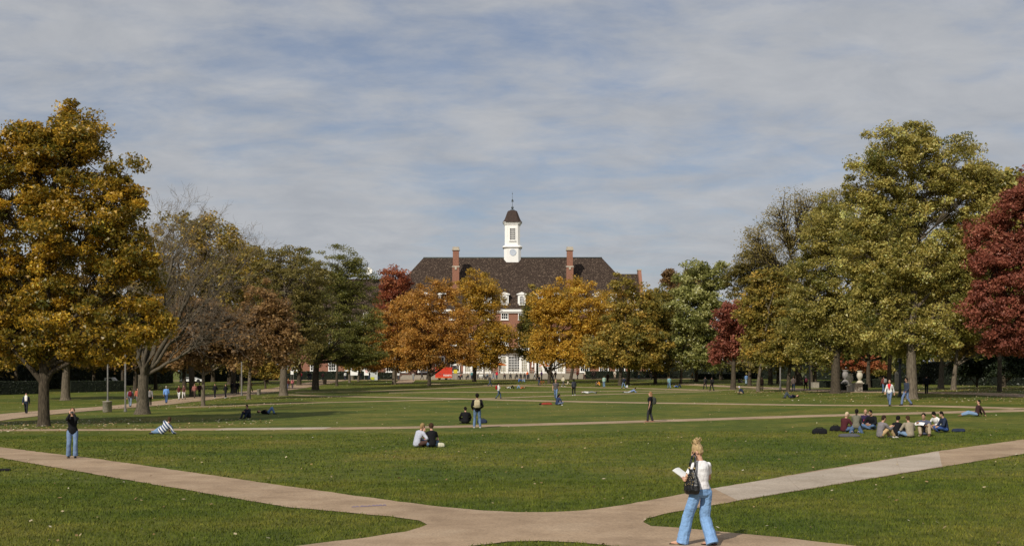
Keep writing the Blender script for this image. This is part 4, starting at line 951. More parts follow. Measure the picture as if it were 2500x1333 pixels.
def board(label, px, yb, yt, w_px, Yd, posts=True, red=False, m_=WHITE):
    s = Yd / F; x = (px - CX) * s; b = Vector((x, Yd, float(G(x, Yd)) + .04)); o = empty('notice_board', b, 0, label, 'notice board')
    z0, z1 = CAMZ - (yb - HY) * s - b.z, CAMZ - (yt - HY) * s - b.z; w = w_px * s / 2
    MB().box(-w, w, 0, .08, z0, z1).build('panel', m_, o)
    for sx in (-1, 1): MB().box(sx * (w - .06) - .05, sx * (w - .06) + .05, .081, .16, 0, z1).build('post', GREYM, o)
    if red:
        mb = MB()
        for k in range(3): mb.box(-w * .6, w * (.7 - .25 * k), -.012, -.002, z1 - .35 - k * .22, z1 - .25 - k * .22)
        mb.build('print', cloth((.6, .1, .08)), o)
    return o
board('wide white notice board behind the young yellow tree', 865, 916, 894, 19, 257, red=True)
board('white notice board with red print beside the kiosk', 897, 916, 900, 16, 257.5, red=True)
board('small white box sign on a post by brick wing', 713, 914, 904, 7, 255)
board('small yellow sign beside the red booth', 1112, 911, 902, 9, 255.5, m_=mat('yellow_sign', (.75, .6, .05), None, 3))
o = board('low white sign lettered in grey on the lawn edge', 1174, 920, 914, 10, 254)
mb = MB()
for k in range(5): mb.box(-.33 + k * .15, -.24 + k * .15, -.012, -.002, .62, .62 + (.2, .12, .24, .16, .2)[k])
mb.build('print', GREYM, o)
# white kiosk
s = 256 / F; b = Vector(((913 - CX) * s, 256, float(G((913 - CX) * s, 256)) + .04)); k_ = empty('kiosk', b, 0.15, 'white kiosk machine with dark top and yellow green panel', 'kiosk')
MB().box(-.72, .72, 0, 1.3, 0, 1.55).box(-.72, -.62, 0, 1.3, 1.55, 2.1).box(.62, .72, 0, 1.3, 1.55, 2.1).box(-.72, .72, 1.2, 1.3, 1.55, 2.1).build('body', mat('kiosk_grey', (.6, .62, .62), (.5, .53, .53), 3), k_)
MB().box(-.62, .62, .1, 1.2, 1.55, 2.1).build('opening', BLACK, k_); MB().box(-.8, .8, -.1, 1.4, 2.1, 2.22).build('canopy', WHITE, k_)
MB().box(-.75, .75, 0, 1.3, 2.22, 2.75).build('roof_box', GREYM, k_); MB().box(-.72, .1, -.03, -.002, .05, .6).build('panel', cloth((.55, .55, .06)), k_)
# parasols
def parasol(label, px, py, Yd, c1, c2, tilt=0):
    t = wp(px, py, Yd); z0 = float(G(t.x, Yd)); o = empty('parasol', (t.x, Yd, z0), tilt, label, 'parasol'); H_ = t.z - z0
    MB().tube([(0, 0, 0), (0, 0, H_)], .03, 6).build('pole', GREYM, o)
    for k in range(8):
        a0, a1 = k * math.pi / 4, (k + 1) * math.pi / 4; mb = MB()
        mb.v = [Vector((0, 0, H_)), Vector((1.35 * math.cos(a0), 1.35 * math.sin(a0), H_ - .65)), Vector((1.35 * math.cos(a1), 1.35 * math.sin(a1), H_ - .65)), Vector((0, 0, H_ - .05)), Vector((1.35 * math.cos(a0), 1.35 * math.sin(a0), H_ - .7)), Vector((1.35 * math.cos(a1), 1.35 * math.sin(a1), H_ - .7))]
        for f in ((0, 1, 2), (3, 5, 4), (1, 4, 5, 2), (0, 3, 4, 1), (0, 2, 5, 3)): mb.face(f)
        mb.build('canopy_panel', cloth(c1 if k % 2 else c2), o)
parasol('white parasol beside the yellow sign', 1120, 884, 262, (.75, .72, .66), (.72, .7, .65))
parasol('orange parasol at one corner of the glazed bay', 1222, 884, 268.5, (.7, .2, .04), (.65, .18, .04))
parasol('parasol in orange and white panels by dark trunk', 1331, 886, 268.5, (.75, .72, .66), (.6, .12, .04))

# vehicles behind the left hedge
def van(label, px, py, Yd, paint, L_=5.0, h=1.95, cab=True):
    x = (px - CX) / F * Yd; z = float(G(x, Yd)); o = empty('parked_van' if cab else 'parked_car', (x, Yd, z), 0, label, 'van' if cab else 'car')
    k = h / 1.95; a = L_ / 2
    if cab: prof = [(-a, .45), (-a, 1.05), (-a, 1.3), (.1, 1.32), (.15, 1.9), (1.15, 1.95), (1.75, 1.3), (a - .1, 1.15), (a, .85), (a, .45)]
    else: prof = [(-a, .4), (-a, .85), (-a + .3, .95), (-1.1, 1.4), (.5, 1.42), (1.2, .98), (a - .1, .85), (a, .6), (a, .4)]
    MB().loft([[(p[0], y, p[1] * k) for p in prof] for y in (-.9, .9)], smooth=False).build('body', paint, o)
    if cab: wins = [[(.32, 1.33), (.36, 1.8), (1.08, 1.83), (1.5, 1.33)]]
    else: wins = [[(-1.2, .98), (-.95, 1.32), (-.35, 1.34), (-.35, .98)], [(-.25, .98), (-.25, 1.34), (.45, 1.34), (.95, .98)]]
    for w in wins:
        for y in (-.915, .903): MB().loft([[(p[0], yy, p[1] * k) for p in w] for yy in (y, y + .012)], smooth=False).build('window', GLASS, o)
    for wx in (-a * .62, a * .62):
        for y in (-.93, .72):
            wh = MB().loft([[(wx + .34 * math.cos(t_ * .5236), yy, .34 + .34 * math.sin(t_ * .5236)) for t_ in range(12)] for yy in (y, y + .21)]).build('wheel', BLACK, o)
    for y in (-.7, .7): MB().ball((a, y, .75 * k), (.05, .12, .1), 8, 6).build('headlight', WHITE, o)
WPAINT = mat('white_car_paint', (.78, .78, .76), (.74, .74, .72), 2, 0.3, spec=0.5)
qv = gp(234, 957)
van('white pickup parked behind the clipped dark hedge', 258, 950, qv.y + 9, WPAINT, 4.8, 2.0)
van('small white car far behind the walkway crowd', 470, 940, 238, WPAINT, 4.2, 1.4, False)

BIKE = {}
def bicycle(label, pos, rz, m_, rider=False):
    o = empty('bicycle', pos, rz, label, 'bicycle')
    for x in (-.52, .52):
        t_ = MB(); t_.loft([[(x + (.33 + .022 * math.cos(q)) * math.cos(a * math.pi / 8), .022 * math.sin(q), .34 + (.33 + .022 * math.cos(q)) * math.sin(a * math.pi / 8)) for q in (0, 1.57, 3.14, 4.71)] for a in range(17)], capped=False)
        wh = t_.build('wheel', BLACK, o); mb = MB()
        for a in range(6): mb.tube([(x, 0, .34), (x + .31 * math.cos(a * 1.047), 0, .34 + .31 * math.sin(a * 1.047))], .006, 4)
        mb.build('spoke', GREYM, wh)
    mb = MB()
    for p_, q_ in (((-.52, 0, .34), (-.08, 0, .32)), ((-.52, 0, .34), (-.2, 0, .78)), ((-.08, 0, .32), (-.24, 0, .86)), ((-.2, 0, .78), (.36, 0, .8)), ((-.08, 0, .32), (.37, 0, .74)), ((.36, 0, .86), (.52, 0, .34))): mb.tube([p_, q_], .018, 6)
    mb.build('frame', m_, o)
    MB().tube([(.3, -.26, .98), (.36, -.2, .95), (.37, 0, .9), (.36, .2, .95), (.3, .26, .98)], .014, 6).build('handlebar', METAL, o); MB().ball((-.25, 0, .9), (.13, .07, .035), 10, 6).build('saddle', BLACK, o)
bicycle('blue bicycle parked beside the bare grey tree', gp(384, 951), 0.2, mat('blue_frame', (.08, .2, .4), None, 3, .4))

# urns, gate pillar, grate
def urn(label, px, py, h_px, m_):
    b = gp(px, py); s = b.y / F; k = h_px * s / 1.75; o = empty('stone_urn', b, 0, label, 'urn')
    MB().box(-.28 * k, .28 * k, -.28 * k, .28 * k, -.1, .5 * k).box(-.34 * k, .34 * k, -.34 * k, .34 * k, .5 * k, .62 * k).lathe([(.32 * k, .62 * k), (.3 * k, .68 * k), (.22 * k, .76 * k), (.16 * k, .84 * k)], 16).build('pedestal', m_, o)
    MB().lathe([(r_ * k, z_ * k) for r_, z_ in ((.1, .82), (.12, .9), (.2, 1.0), (.27, 1.15), (.29, 1.32), (.25, 1.48), (.2, 1.58), (.23, 1.66), (.28, 1.70), (.28, 1.74), (.15, 1.75))], 18).build('bowl', m_, o)
URN = mat('cream_stone', (.62, .56, .44), (.5, .45, .36), 3, .9, .2)
urn('cream stone urn rising from the low dark hedge', 2076, 956, 44, URN); urn('cream stone urn set back beside the hedge block', 2099, 950, 45, URN); urn('stone urn greyed for shade close to the maple trunk', 2064, 949, 46, mat('shade_painted_stone', (.3, .28, .26), (.2, .19, .18), 3, .9))  # last urn's stone is darkened to grey to stand in for shade
b = gp(2189, 951); s = b.y / F
g_ = empty('gate_pillar', b, 0, 'slender pale stone pillar with pointed top', 'pillar'); w = 4 * s
MB().loft([[(x * f, y * f, z) for x, y in ((-w, -w), (w, -w), (w, w), (-w, w))] for z, f in ((-.2, 1.15), (.3, 1.15), (.32, 1), (39 * s, .95), (42 * s, .6), (45 * s, .1))], smooth=False).build('shaft', STONE, g_)
MB().lathe([(w * .3, -.03), (w * .3, .02)], 8, (0, 0, 0)).build('plaque', METAL, g_).location = (0, -w - .01, 36 * s); 
# ------------------------------------------------------------------ people
V3 = Vector
class Prim:
    def __init__(s): s.v = []; s.f = []
    def loft(s, rings):
        b = len(s.v); n = len(rings[0])
        for r in rings: s.v.extend(r)
        for i in range(len(rings) - 1):
            for j in range(n):
                k = (j + 1) % n; s.f.append((b + i * n + j, b + i * n + k, b + (i + 1) * n + k, b + (i + 1) * n + j))
        s.f.append(tuple(b + j for j in reversed(range(n)))); s.f.append(tuple(b + (len(rings) - 1) * n + j for j in range(n)))
    def cap(s, p, q, r0, r1, n=10, end=(True, True)):
        p, q = V3(p), V3(q); t = (q - p)
        if t.length < 1e-5: t = V3((0, 0, 1e-3)); q = p + t
        t = t.normalized(); a = t.cross(V3((0, 0, 1)) if abs(t.z) < .9 else V3((1, 0, 0))).normalized(); b = t.cross(a)
        st = []
        if end[0]: st += [(p - t * r0 * .95, r0 * .2), (p - t * r0 * .7, r0 * .7)]
        st += [(p, r0), (p.lerp(q, .5), (r0 + r1) / 2), (q, r1)]
        if end[1]: st += [(q + t * r1 * .7, r1 * .7), (q + t * r1 * .95, r1 * .2)]
        s.loft([[c + (a * math.cos(2 * math.pi * j / n) + b * math.sin(2 * math.pi * j / n)) * r for j in range(n)] for c, r in st])
    def ell(s, c, ax, rad, nu=14, nv=9):                 # ax: three orthonormal vectors
        c = V3(c); X, Y, Z = ax; R_ = []
        for i in range(nv + 1):
            t = max(.06, min(math.pi - .06, math.pi * i / nv))
            R_.append([c + X * rad[0] * math.sin(t) * math.cos(2 * math.pi * j / nu) + Y * rad[1] * math.sin(t) * math.sin(2 * math.pi * j / nu) - Z * rad[2] * math.cos(t) for j in range(nu)])
        s.loft(R_)
    def obj(s, name, m_, parent, voxel, smooth=3, disp=None):
        me = bpy.data.meshes.new(name); me.from_pydata([tuple(q) for q in s.v], [], s.f); me.update()
        o = add(name, me, m_, parent)
        PEND.append((o, voxel, smooth, disp)); return o
PEND = []
def flush():
    for o, vx, smn, disp in PEND:
        r = o.modifiers.new('r', 'REMESH'); r.mode = 'VOXEL'; r.voxel_size = vx; r.use_smooth_shade = True
        if smn: q = o.modifiers.new('s', 'SMOOTH'); q.iterations = smn; q.factor = .5
        if vx > .01: q = o.modifiers.new('c', 'DECIMATE'); q.ratio = .3 if vx < .026 else .4
        if disp:
            tx = bpy.data.textures.new('fold', 'CLOUDS'); tx.noise_scale = disp[1]; tx.noise_depth = 2
            q = o.modifiers.new('d', 'DISPLACE'); q.texture = tx; q.strength = disp[0]; q.texture_coords = 'LOCAL'; q.mid_level = .5
    dg = bpy.context.evaluated_depsgraph_get()
    for o, *_ in PEND:
        me = bpy.data.meshes.new_from_object(o.evaluated_get(dg)); old = o.data; o.modifiers.clear(); o.data = me; bpy.data.meshes.remove(old)
    PEND.clear()

def ik(a, t, l1, l2, pole):
    a, t, pole = V3(a), V3(t), V3(pole); d = t - a; L_ = d.length
    if L_ > (l1 + l2) * .995: t = a + d * ((l1 + l2) * .995 / L_); d = t - a; L_ = d.length
    L_ = max(L_, abs(l1 - l2) + .02); u = d.normalized(); x = (l1 * l1 - l2 * l2 + L_ * L_) / (2 * L_)
    p = pole - u * pole.dot(u)
    if p.length < 1e-4: p = V3((0, 1, 0)) - u * u.y
    return a + u * x + p.normalized() * math.sqrt(max(0, l1 * l1 - x * x)), t

def frame(up, fwd):
    u = V3(up).normalized(); f = V3(fwd); f = (f - u * f.dot(u)).normalized(); return f.cross(u), f, u

SKIN = (.56, .32, .22)
POSES = {
 'stand': dict(),
 'stand2': dict(feet=((-.13, .05, .08), (.11, -.03, .08)), hands=((-.22, .16, .95), (.20, .20, 1.02))),
 'walk': dict(pelvis=(0, 0, .90), feet=((-.08, .30, .09), (.08, -.34, .14)), hands=((-.24, -.18, .84), (.24, .20, .88))),
 'walk2': dict(pelvis=(0, 0, .90), feet=((-.08, -.30, .13), (.08, .28, .09)), hands=((-.24, .18, .88), (.24, -.16, .84))),
 'walkpack': dict(pelvis=(0, 0, .90), feet=((-.08, .26, .09), (.08, -.30, .13)), hands=((-.14, .18, 1.22), (.16, .20, 1.2))),
 'read': dict(pelvis=(0, 0, .91), feet=((-.09, .24, .09), (.09, -.26, .11)), hands=((-.12, .34, 1.12), (.14, .34, 1.12)), look=(0, 1, -.6)),
 'photo': dict(feet=((-.10, .06, .08), (.13, -.02, .08)), hands=((-.06, .18, 1.54), (.07, .18, 1.55)), pole=((-.35, .3, -1), (.5, .2, -1))),
 'cross': dict(pelvis=(0, 0, .13), up=(0, .12, 1), up2=(0, .32, 1), feet=((.13, .30, .07), (-.13, .34, .08)), knee=((-1, .5, .35), (1, .5, .35)), hands=((-.12, .36, .26), (.12, .36, .26)), pole=((-1, -.4, -.2), (1, -.4, -.2)), look=(0, 1, -.45)),
 'knees': dict(pelvis=(0, 0, .13), up=(0, -.05, 1), up2=(0, .35, 1), feet=((-.13, .52, .08), (.14, .56, .08)), knee=((-.2, .3, 1), (.25, .3, 1)), hands=((-.10, .50, .46), (.12, .50, .44)), look=(0, 1, -.35)),
 'kneel': dict(pelvis=(0, 0, .26), up=(0, .2, 1), up2=(0, .5, 1), feet=((-.14, -.28, .07), (.14, -.28, .07)), knee=((-.3, 1, -.2), (.3, 1, -.2)), hands=((-.14, .48, .22), (.14, .48, .22)), look=(0, 1, -.6)),
 'out': dict(pelvis=(0, 0, .12), up=(0, -.35, 1), up2=(0, -.22, 1), feet=((-.08, .86, .09), (.09, .82, .09)), knee=((0, 0, 1), (0, 0, 1)), hands=((-.24, -.42, .05), (.24, -.40, .05)), pole=((-.3, -1, 0), (.3, -1, 0)), look=(0, 1, -.1)),
 'lieup': dict(pelvis=(0, 0, .12), up=(0, -1, .06), fwd=(0, 0, 1), up2=(0, -1, .1), feet=((-.1, .40, .08), (.1, .46, .08)), knee=((0, 0, 1), (0, 0, 1)), hands=((-.08, -.18, .26), (.08, -.2, .26)), pole=((-1, 0, .2), (1, 0, .2)), look=(0, .25, 1), footdir=(0, 1, .1)),
 'lieflat': dict(pelvis=(0, 0, .12), up=(0, -1, .04), fwd=(0, 0, 1), feet=((-.1, .84, .09), (.12, .84, .09)), knee=((0, 0, 1), (0, 0, 1)), hands=((-.2, -.72, .12), (.2, -.72, .12)), pole=((-1, -.3, .2), (1, -.3, .2)), look=(0, .1, 1), footdir=(0, .3, 1)),
 'lieprone': dict(pelvis=(0, 0, .12), up=(0, .92, .25), fwd=(0, .2, -1), up2=(0, .9, .5), feet=((-.1, -.84, .07), (.12, -.84, .07)), knee=((0, 0, -1), (0, 0, -1)), hands=((-.16, .75, .05), (.16, .75, .05)), pole=((-.6, 0, -1), (.6, 0, -1)), look=(0, 1, -.2), footdir=(0, -1, 0)),
 'side': dict(pelvis=(0, 0, .16), up=(.80, 0, .52), fwd=(.1, 1, 0), up2=(.62, 0, .8), feet=((-.46, .42, .08), (-.52, .26, .08)), knee=((-.3, 1, .1), (-.5, 1, 0)), hands=((.30, .30, .22), (.62, .24, .04)), pole=((0, .2, 1), (.3, -.2, -1)), look=(-.1, 1, -.3), footdir=(-.6, .6, 0)),
}
def person(label, px, py, pose, yaw, top, bot, hairc, H_=1.73, skin=SKIN, shoes=(.03, .03, .03), sleeves='long', hair='short', sex='m', group=None, hpx=None, detail=None, bag=None, ovr=None, stripes=None, bagcol=(.05, .05, .05), pos=None, baglabel=None):
    b = pos if pos is not None else gp(px, py)
    if hpx: H_ = min(1.92, max(1.56, hpx * b.y / F))
    if detail is None: detail = 2 if b.y < 70 else (1 if b.y < 120 else 0)
    k = H_ / 1.75; vx = (.038, .024, .017, .009)[detail] * k
    ps = dict(POSES[pose]); ps.update(ovr or {})
    root = empty('person', b, RAD(yaw), label, 'person', group)
    g = lambda key, d_: ps.get(key, d_)
    pel = V3(g('pelvis', (0, 0, .93))); X, Fw, U = frame(g('up', (0, 0, 1)), g('fwd', (0, 1, 0)))
    u2 = V3(g('up2', g('up', (0, 0, 1)))); X2, F2, U2 = frame(u2, Fw if abs(V3(Fw).dot(u2.normalized())) < .95 else V3((0, 1, 0)))
    fem = sex == 'f'; sw = g('sw', .165 if fem else .195); hw = .10 if fem else .09; wa = .115 if fem else .145
    waist = pel + U * .17; chest = waist + U2 * .19; neck = chest + U2 * .16
    feet = g('feet', ((-.10, .02, .08), (.10, -.02, .08))); hands = g('hands', ((-.26, .06, .82), (.26, .06, .82)))
    knp = g('knee', ((0, 1, .1), (0, 1, .1))); elp = g('pole', ((-.5, -1, -.2), (.5, -1, -.2)))
    lk = V3(g('look', Fw)).normalized(); footd = g('footdir', None)
    legs, arms = [], []
    for i, s in enumerate((-1, 1)):
        hip = pel + X * s * hw; kn, an = ik(hip, feet[i], .44, .43, knp[i]); legs.append((hip, kn, an))
        sh = chest + U2 * .088 + X2 * s * sw; el, wr = ik(sh, hands[i], .29, .25, elp[i]); arms.append((sh, el, wr))
    S = lambda v: V3(v) * k
    # head
    hu = (U2 * .8 + V3((0, 0, .45)) - lk * .12).normalized() if abs(lk.z) < .8 else U2
    Xh, Fh, Uh = frame(hu if abs(hu.dot(lk)) < .97 else U2, lk)
    if abs(lk.z) < .8:
        pitch = lk; Fh = (lk - V3((0, 0, 0))).normalized(); Xh = Fh.cross(V3((0, 0, 1)) if abs(Fh.z) < .9 else U2).normalized(); Uh = Xh.cross(Fh)
    hb = neck + U2 * .06 + Fh * .015; hc = hb + Uh * .115
    body = Prim(); sp = (.8 if fem else 1.0)
    def ring(c, X_, F_, a, b_, n=14): return [S(c + X_ * a * math.cos(2 * math.pi * j / n) + F_ * b_ * math.sin(2 * math.pi * j / n)) for j in range(n)]
    def torso(P_, e, short=False):
        R_ = ([ring(pel - U * .09, X, Fw, .10 + e, .07 + e), ring(pel - U * .04, X, Fw, .155 + e, .105 + e), ring(pel + U * .04, X, Fw, .16 + e, .108 + e), ring(waist, (X + X2).normalized(), (Fw + F2).normalized(), wa + e, .092 + e), ring(chest - U2 * .06, X2, F2, wa + .025 + e, .105 + e),
                 ring(chest + U2 * .03, X2, F2, sw - .02 + e, .112 + e), ring(chest + U2 * .10, X2, F2, sw - .01 + e, .085 + e), ring(chest + U2 * .145, X2, F2, sw * .62 + e, .065 + e), ring(neck + U2 * .0, X2, F2, .065 + e * .5, .06 + e * .5)])
        if short: R_ = [ring(pel + U * .045, X, Fw, .158 + e, .108 + e)] + R_[3:]
        P_.loft(R_)
    torso(body, -.012)
    body.cap(S(neck - U2 * .03), S(hb + Uh * .05), .052 * k, .05 * k)
    body.ell(S(hc + Uh * .012 - Fh * .012), (Xh, Fh, Uh), (.074 * k, .092 * k, .108 * k)); body.ell(S(hc - Uh * .055 + Fh * .028), (Xh, Fh, Uh), (.055 * k, .058 * k, .062 * k))
    if detail: 
        body.cap(S(hc + Fh * .085 - Uh * .005), S(hc + Fh * .102 - Uh * .03), .010 * k, .014 * k, 8)
        for s in (-1, 1): body.ell(S(hc + Xh * s * .076 - Uh * .015), (Xh, Fh, Uh), (.012 * k, .02 * k, .032 * k), 8, 6)
        body.cap(S(hc + Fh * .08 - Uh * .07 - Xh * .02), S(hc + Fh * .08 - Uh * .07 + Xh * .02), .009 * k, .009 * k, 6)
    for hip, kn, an in legs: body.cap(S(hip), S(kn), .072 * k, .05 * k); body.cap(S(kn), S(an), .05 * k, .036 * k)
    for i, (sh, el, wr) in enumerate(arms):
        s = (-1, 1)[i]
        body.cap(S(sh), S(el), .045 * k * sp, .037 * k * sp); body.cap(S(el), S(wr), .037 * k * sp, .026 * k)
        hd = (wr - el).normalized(); tip = wr + hd * .085
        sd = hd.cross(F2 if abs(hd.dot(F2)) < .9 else U2).normalized(); pn = hd.cross(sd).normalized()
        if detail == 0: body.ell(S(wr + hd * .08), (sd, pn, hd), (.04 * k, .024 * k, .085 * k), 8, 6); body.cap(S(wr + hd * .03 + sd * .03), S(wr + hd * .09 + sd * .06), .014 * k, .012 * k, 6)
        else:
            body.ell(S(wr + hd * .045), (sd, pn, hd), (.042 * k, .02 * k, .058 * k), 10, 7)
            for q, (o_, l_) in enumerate(((-.03, .055), (-.01, .07), (.01, .072), (.029, .06))):
                p0 = wr + hd * .085 + sd * o_; p1 = p0 + hd * l_ * .55 + pn * .006 * s; p2 = p1 + hd * l_ * .4 + pn * .022 * s
                body.cap(S(p0), S(p1), .0105 * k, .010 * k, 7); body.cap(S(p1), S(p2), .010 * k, .008 * k, 7)
            t0 = wr + hd * .025 - sd * .03; body.cap(S(t0), S(t0 + hd * .04 - sd * .03), .013 * k, .011 * k, 7); body.cap(S(t0 + hd * .04 - sd * .03), S(t0 + hd * .075 - sd * .034), .011 * k, .009 * k, 7)
    body.obj('body', cloth(skin), root, vx * (.75 if detail else 1), 2)
    # shirt
    sh_ = Prim(); e = (.024, .026, .026, .012)[detail]; torso(sh_, e, detail == 3)
    for sh, el, wr in arms:
        if sleeves == 'long': sh_.cap(S(sh), S(el), .071 * k * sp, .060 * k * sp); sh_.cap(S(el), S(wr.lerp(el, .06)), .060 * k * sp, .046 * k, end=(True, False))
        elif sleeves == 'short': sh_.cap(S(sh), S(sh.lerp(el, .62)), .064 * k * sp, .062 * k * sp, end=(True, False))
    if detail == 0: sh_.cap(S(neck - U2 * .05), S(neck + U2 * .01), .075 * k, .06 * k)
    tm = stripes or cloth(top)
    sh_.obj('shirt', tm, root, vx, 3, ((.012 if detail == 3 else .022) * k, .12) if detail else None)
    # trousers
    tr = Prim(); hem = g('hem', .068)
    tr.loft([ring(pel - U * .10, X, Fw, .10, .07), ring(pel - U * .05, X, Fw, .165, .115), ring(pel + U * .03, X, Fw, .168, .116), ring(pel + U * .09, X, Fw, .150, .106)])
    for hip, kn, an in legs: tr.cap(S(hip), S(kn), g('thigh', .1) * k, g('kneer', .074) * k); tr.cap(S(kn), S(an + (an - kn).normalized() * g('over', 0)), g('kneer', .074) * k, hem * k, end=(True, False))
    tr.obj('trousers', cloth(bot), root, vx, 3, (.02 * k, .11) if detail else None)
    # hair
    ha = Prim(); ha.ell(S(hc + Uh * .030 - Fh * .026), (Xh, Fh, Uh), (.088 * k, .094 * k, .104 * k)); ha.ell(S(hc - Uh * .03 - Fh * .05), (Xh, Fh, Uh), (.074 * k, .058 * k, .075 * k))
    if hair == 'pony': ha.cap(S(hc - Fh * .1 + Uh * .03), S(hc - Fh * .17 - Uh * .06), .035 * k, .04 * k); ha.cap(S(hc - Fh * .17 - Uh * .06), S(hc - Fh * .15 - Uh * .24), .04 * k, .018 * k)
    if hair == 'long': ha.cap(S(hc - Fh * .06), S(hc - Fh * .085 - Uh * .22), .078 * k, .06 * k)
    if hair == 'bushy': ha.ell(S(hc - Fh * .02 + Uh * .03), (Xh, Fh, Uh), (.10 * k, .10 * k, .11 * k))
    if hair not in ('bald', 'none'):
        if hair == 'cap': ha.ell(S(hc + Fh * .09 + Uh * .045), (Xh, Fh, Uh), (.075 * k, .07 * k, .014 * k))
        ha.obj('hat' if hair == 'cap' else 'hair', cloth(hairc), root, vx * .8, 2)
    # shoes
    for i, (hip, kn, an) in enumerate(legs if shoes else []):
        fd = V3(footd) if footd else V3((0, 1, 0)) if pose not in ('cross',) else (V3((.6 * (-1, 1)[1 - i] * -1, .8, 0)))
        if pose in ('cross',): fd = V3(((1, -1)[i] * .9, .4, 0))
        fd = fd.normalized(); lower = an.z < .3 and abs(fd.z) < .5
        upv = V3((0, 0, 1)) if abs(fd.z) < .8 else V3((0, -1, 0)); rr_ = fd.cross(upv).normalized(); uv = rr_.cross(fd)
        lift = max(0, an.z - .085)
        P_ = Prim(); c = an + fd * .06 - uv * (.035)
        P_.loft([[S(c + fd * y * .135 + rr_ * x * w_ + uv * z) for x, z in ((-1, -.042), (1, -.042), (1.05, -.015), (.75, h_), (-.75, h_), (-1.05, -.015))] for y, w_, h_ in ((-1, .02, .02), (-.85, .032, .045), (-.3, .036, .05), (.3, .045, .02), (.8, .042, 0), (1, .022, -.01))])
        me_ = bpy.data.meshes.new('shoe'); me_.from_pydata([tuple(q) for q in P_.v], [], P_.f); me_.update(); me_.polygons.foreach_set('use_smooth', [True] * len(me_.polygons)); add('shoe', me_, cloth(shoes), root)
    if detail >= 2 and abs(lk.z) < .8:
        for s in (-1, 1):
            mb = MB().ball(tuple(S(hc + Fh * .077 + Xh * s * .03 + Uh * .012)), .010 * k, 8, 6); mb.build('eye', BLACK, root)
    info = dict(root=root, k=k, chest=S(chest), neck=S(neck), X=X2, F=F2, U=U2, head=S(hc), Xh=Xh, Fh=Fh, Uh=Uh, hands=[S(a[2]) for a in arms], arms=arms, pel=S(pel), yaw=RAD(yaw), b=b)
    if bag: backpack(baglabel or 'backpack worn by the ' + label, info, bagcol, big=detail > 0)
    return info

def place(info):                                         # world matrix of a person
    return Matrix.Translation(info['b']) @ Matrix.Rotation(info['yaw'], 4, 'Z')
def backpack(label, info, c, big=True):
    k = info['k']; M_ = place(info); U, F_, X = info['U'], info['F'], info['X']
    o = empty('backpack', M_ @ (info['chest'] - F_ * .2 * k), info['yaw'], label[:110], 'backpack'); org = info['chest'] - F_ * .2 * k
    P_ = Prim()
    def rg(z, a, b_): return [(info['chest'] + U * z * k - F_ * (.135 + b_ * .5) * k + X * a * k * math.copysign(abs(math.cos(t)) ** .6, math.cos(t)) + F_ * b_ * k * .5 * math.copysign(abs(math.sin(t)) ** .6, math.sin(t))) - org for t in [2 * math.pi * j / 16 for j in range(16)]]
    P_.loft([rg(-.27, .11, .1), rg(-.25, .145, .17), rg(-.1, .155, .21), rg(.06, .15, .19), rg(.13, .12, .15), rg(.155, .07, .08)])
    P_.obj('pack', cloth(c), o, .02 * k, 2)
    if big:
        Q_ = Prim(); Q_.loft([[q - F_ * .105 * k for q in rg(z, a, b_)] for z, a, b_ in ((-.23, .08, .05), (-.2, .11, .09), (-.09, .11, .1), (-.06, .09, .06))]); Q_.obj('front_pocket', cloth(tuple(x * .85 for x in c)), o, .018 * k, 1)
        for s in (-1, 1):
            mb = MB().tube([info['chest'] + (X * s * .1 + U * .14 - F_ * .14) * k - org, info['chest'] + (X * s * .11 + U * .185 - F_ * .02) * k - org, info['chest'] + (X * s * .115 + U * .12 + F_ * .125) * k - org, info['chest'] + (X * s * .13 - U * .06 + F_ * .15) * k - org, info['chest'] + (X * s * .175 - U * .17) * k - org, info['chest'] + (X * s * .13 - U * .2 - F_ * .14) * k - org], .02 * k, 6); mb.build('strap', cloth(tuple(x * .8 for x in c)), o)
    return o
def soft_bag(label, px, py, w, d, h, c, rz=0, name='bag', cat='bag', strap=True, pos=None):
    b = pos or gp(px, py); o = empty(name, b, rz, label, cat); P_ = Prim()
    def rg(z, f, g_=1): return [V3((w / 2 * f * math.copysign(abs(math.cos(t)) ** .45, math.cos(t)), d / 2 * f * g_ * math.copysign(abs(math.sin(t)) ** .45, math.sin(t)), z)) for t in [2 * math.pi * j / 16 for j in range(16)]]
    P_.loft([rg(.0, .9), rg(h * .15, 1), rg(h * .6, .95, .9), rg(h * .9, .75, .7), rg(h, .4, .4)]); P_.obj('shell', cloth(c), o, min(.03, h * .12 + .008), 2, (h * .25, .12))
    if strap: MB().tube([(-w * .3, 0, h * .8), (-w * .15, 0, h * 1.15), (w * .15, 0, h * 1.15), (w * .3, 0, h * .8)], .015, 6).build('handle', cloth(tuple(x * .8 for x in c)), o)
    return o
def sheet(label, M_, w, h, name='paper', cat='paper', m_=None):
    o = empty(name, (0, 0, 0), 0, label, cat); o.matrix_world = M_
    for k in range(3):
        mb = MB(); n = 6; z0 = .004 * k; vs = []
        for i in range(n + 1):
            x = w * (i / n - .5); z = z0 + .02 * math.sin(i / n * math.pi) * (1 - .2 * k)
            vs += [V3((x, -h / 2 + .01 * k, z)), V3((x, h / 2 - .006 * k, z))]
        mb.v = vs + [v_ - V3((0, 0, .0015)) for v_ in vs]; m2 = len(vs)
        for i in range(n): mb.face((2 * i, 2 * i + 2, 2 * i + 3, 2 * i + 1), 0, True); mb.face((m2 + 2 * i, m2 + 2 * i + 1, m2 + 2 * i + 3, m2 + 2 * i + 2), 0, True)
        mb.build('page', m_ or PAPER, o)
    return o
PAPER = mat('white_paper', (.82, .82, .80), (.78, .78, .76), 3, .8)
BL, JN, LJ = (.012, .012, .014), (.10, .16, .28), (.20, .30, .45)     # black, jeans, light jeans
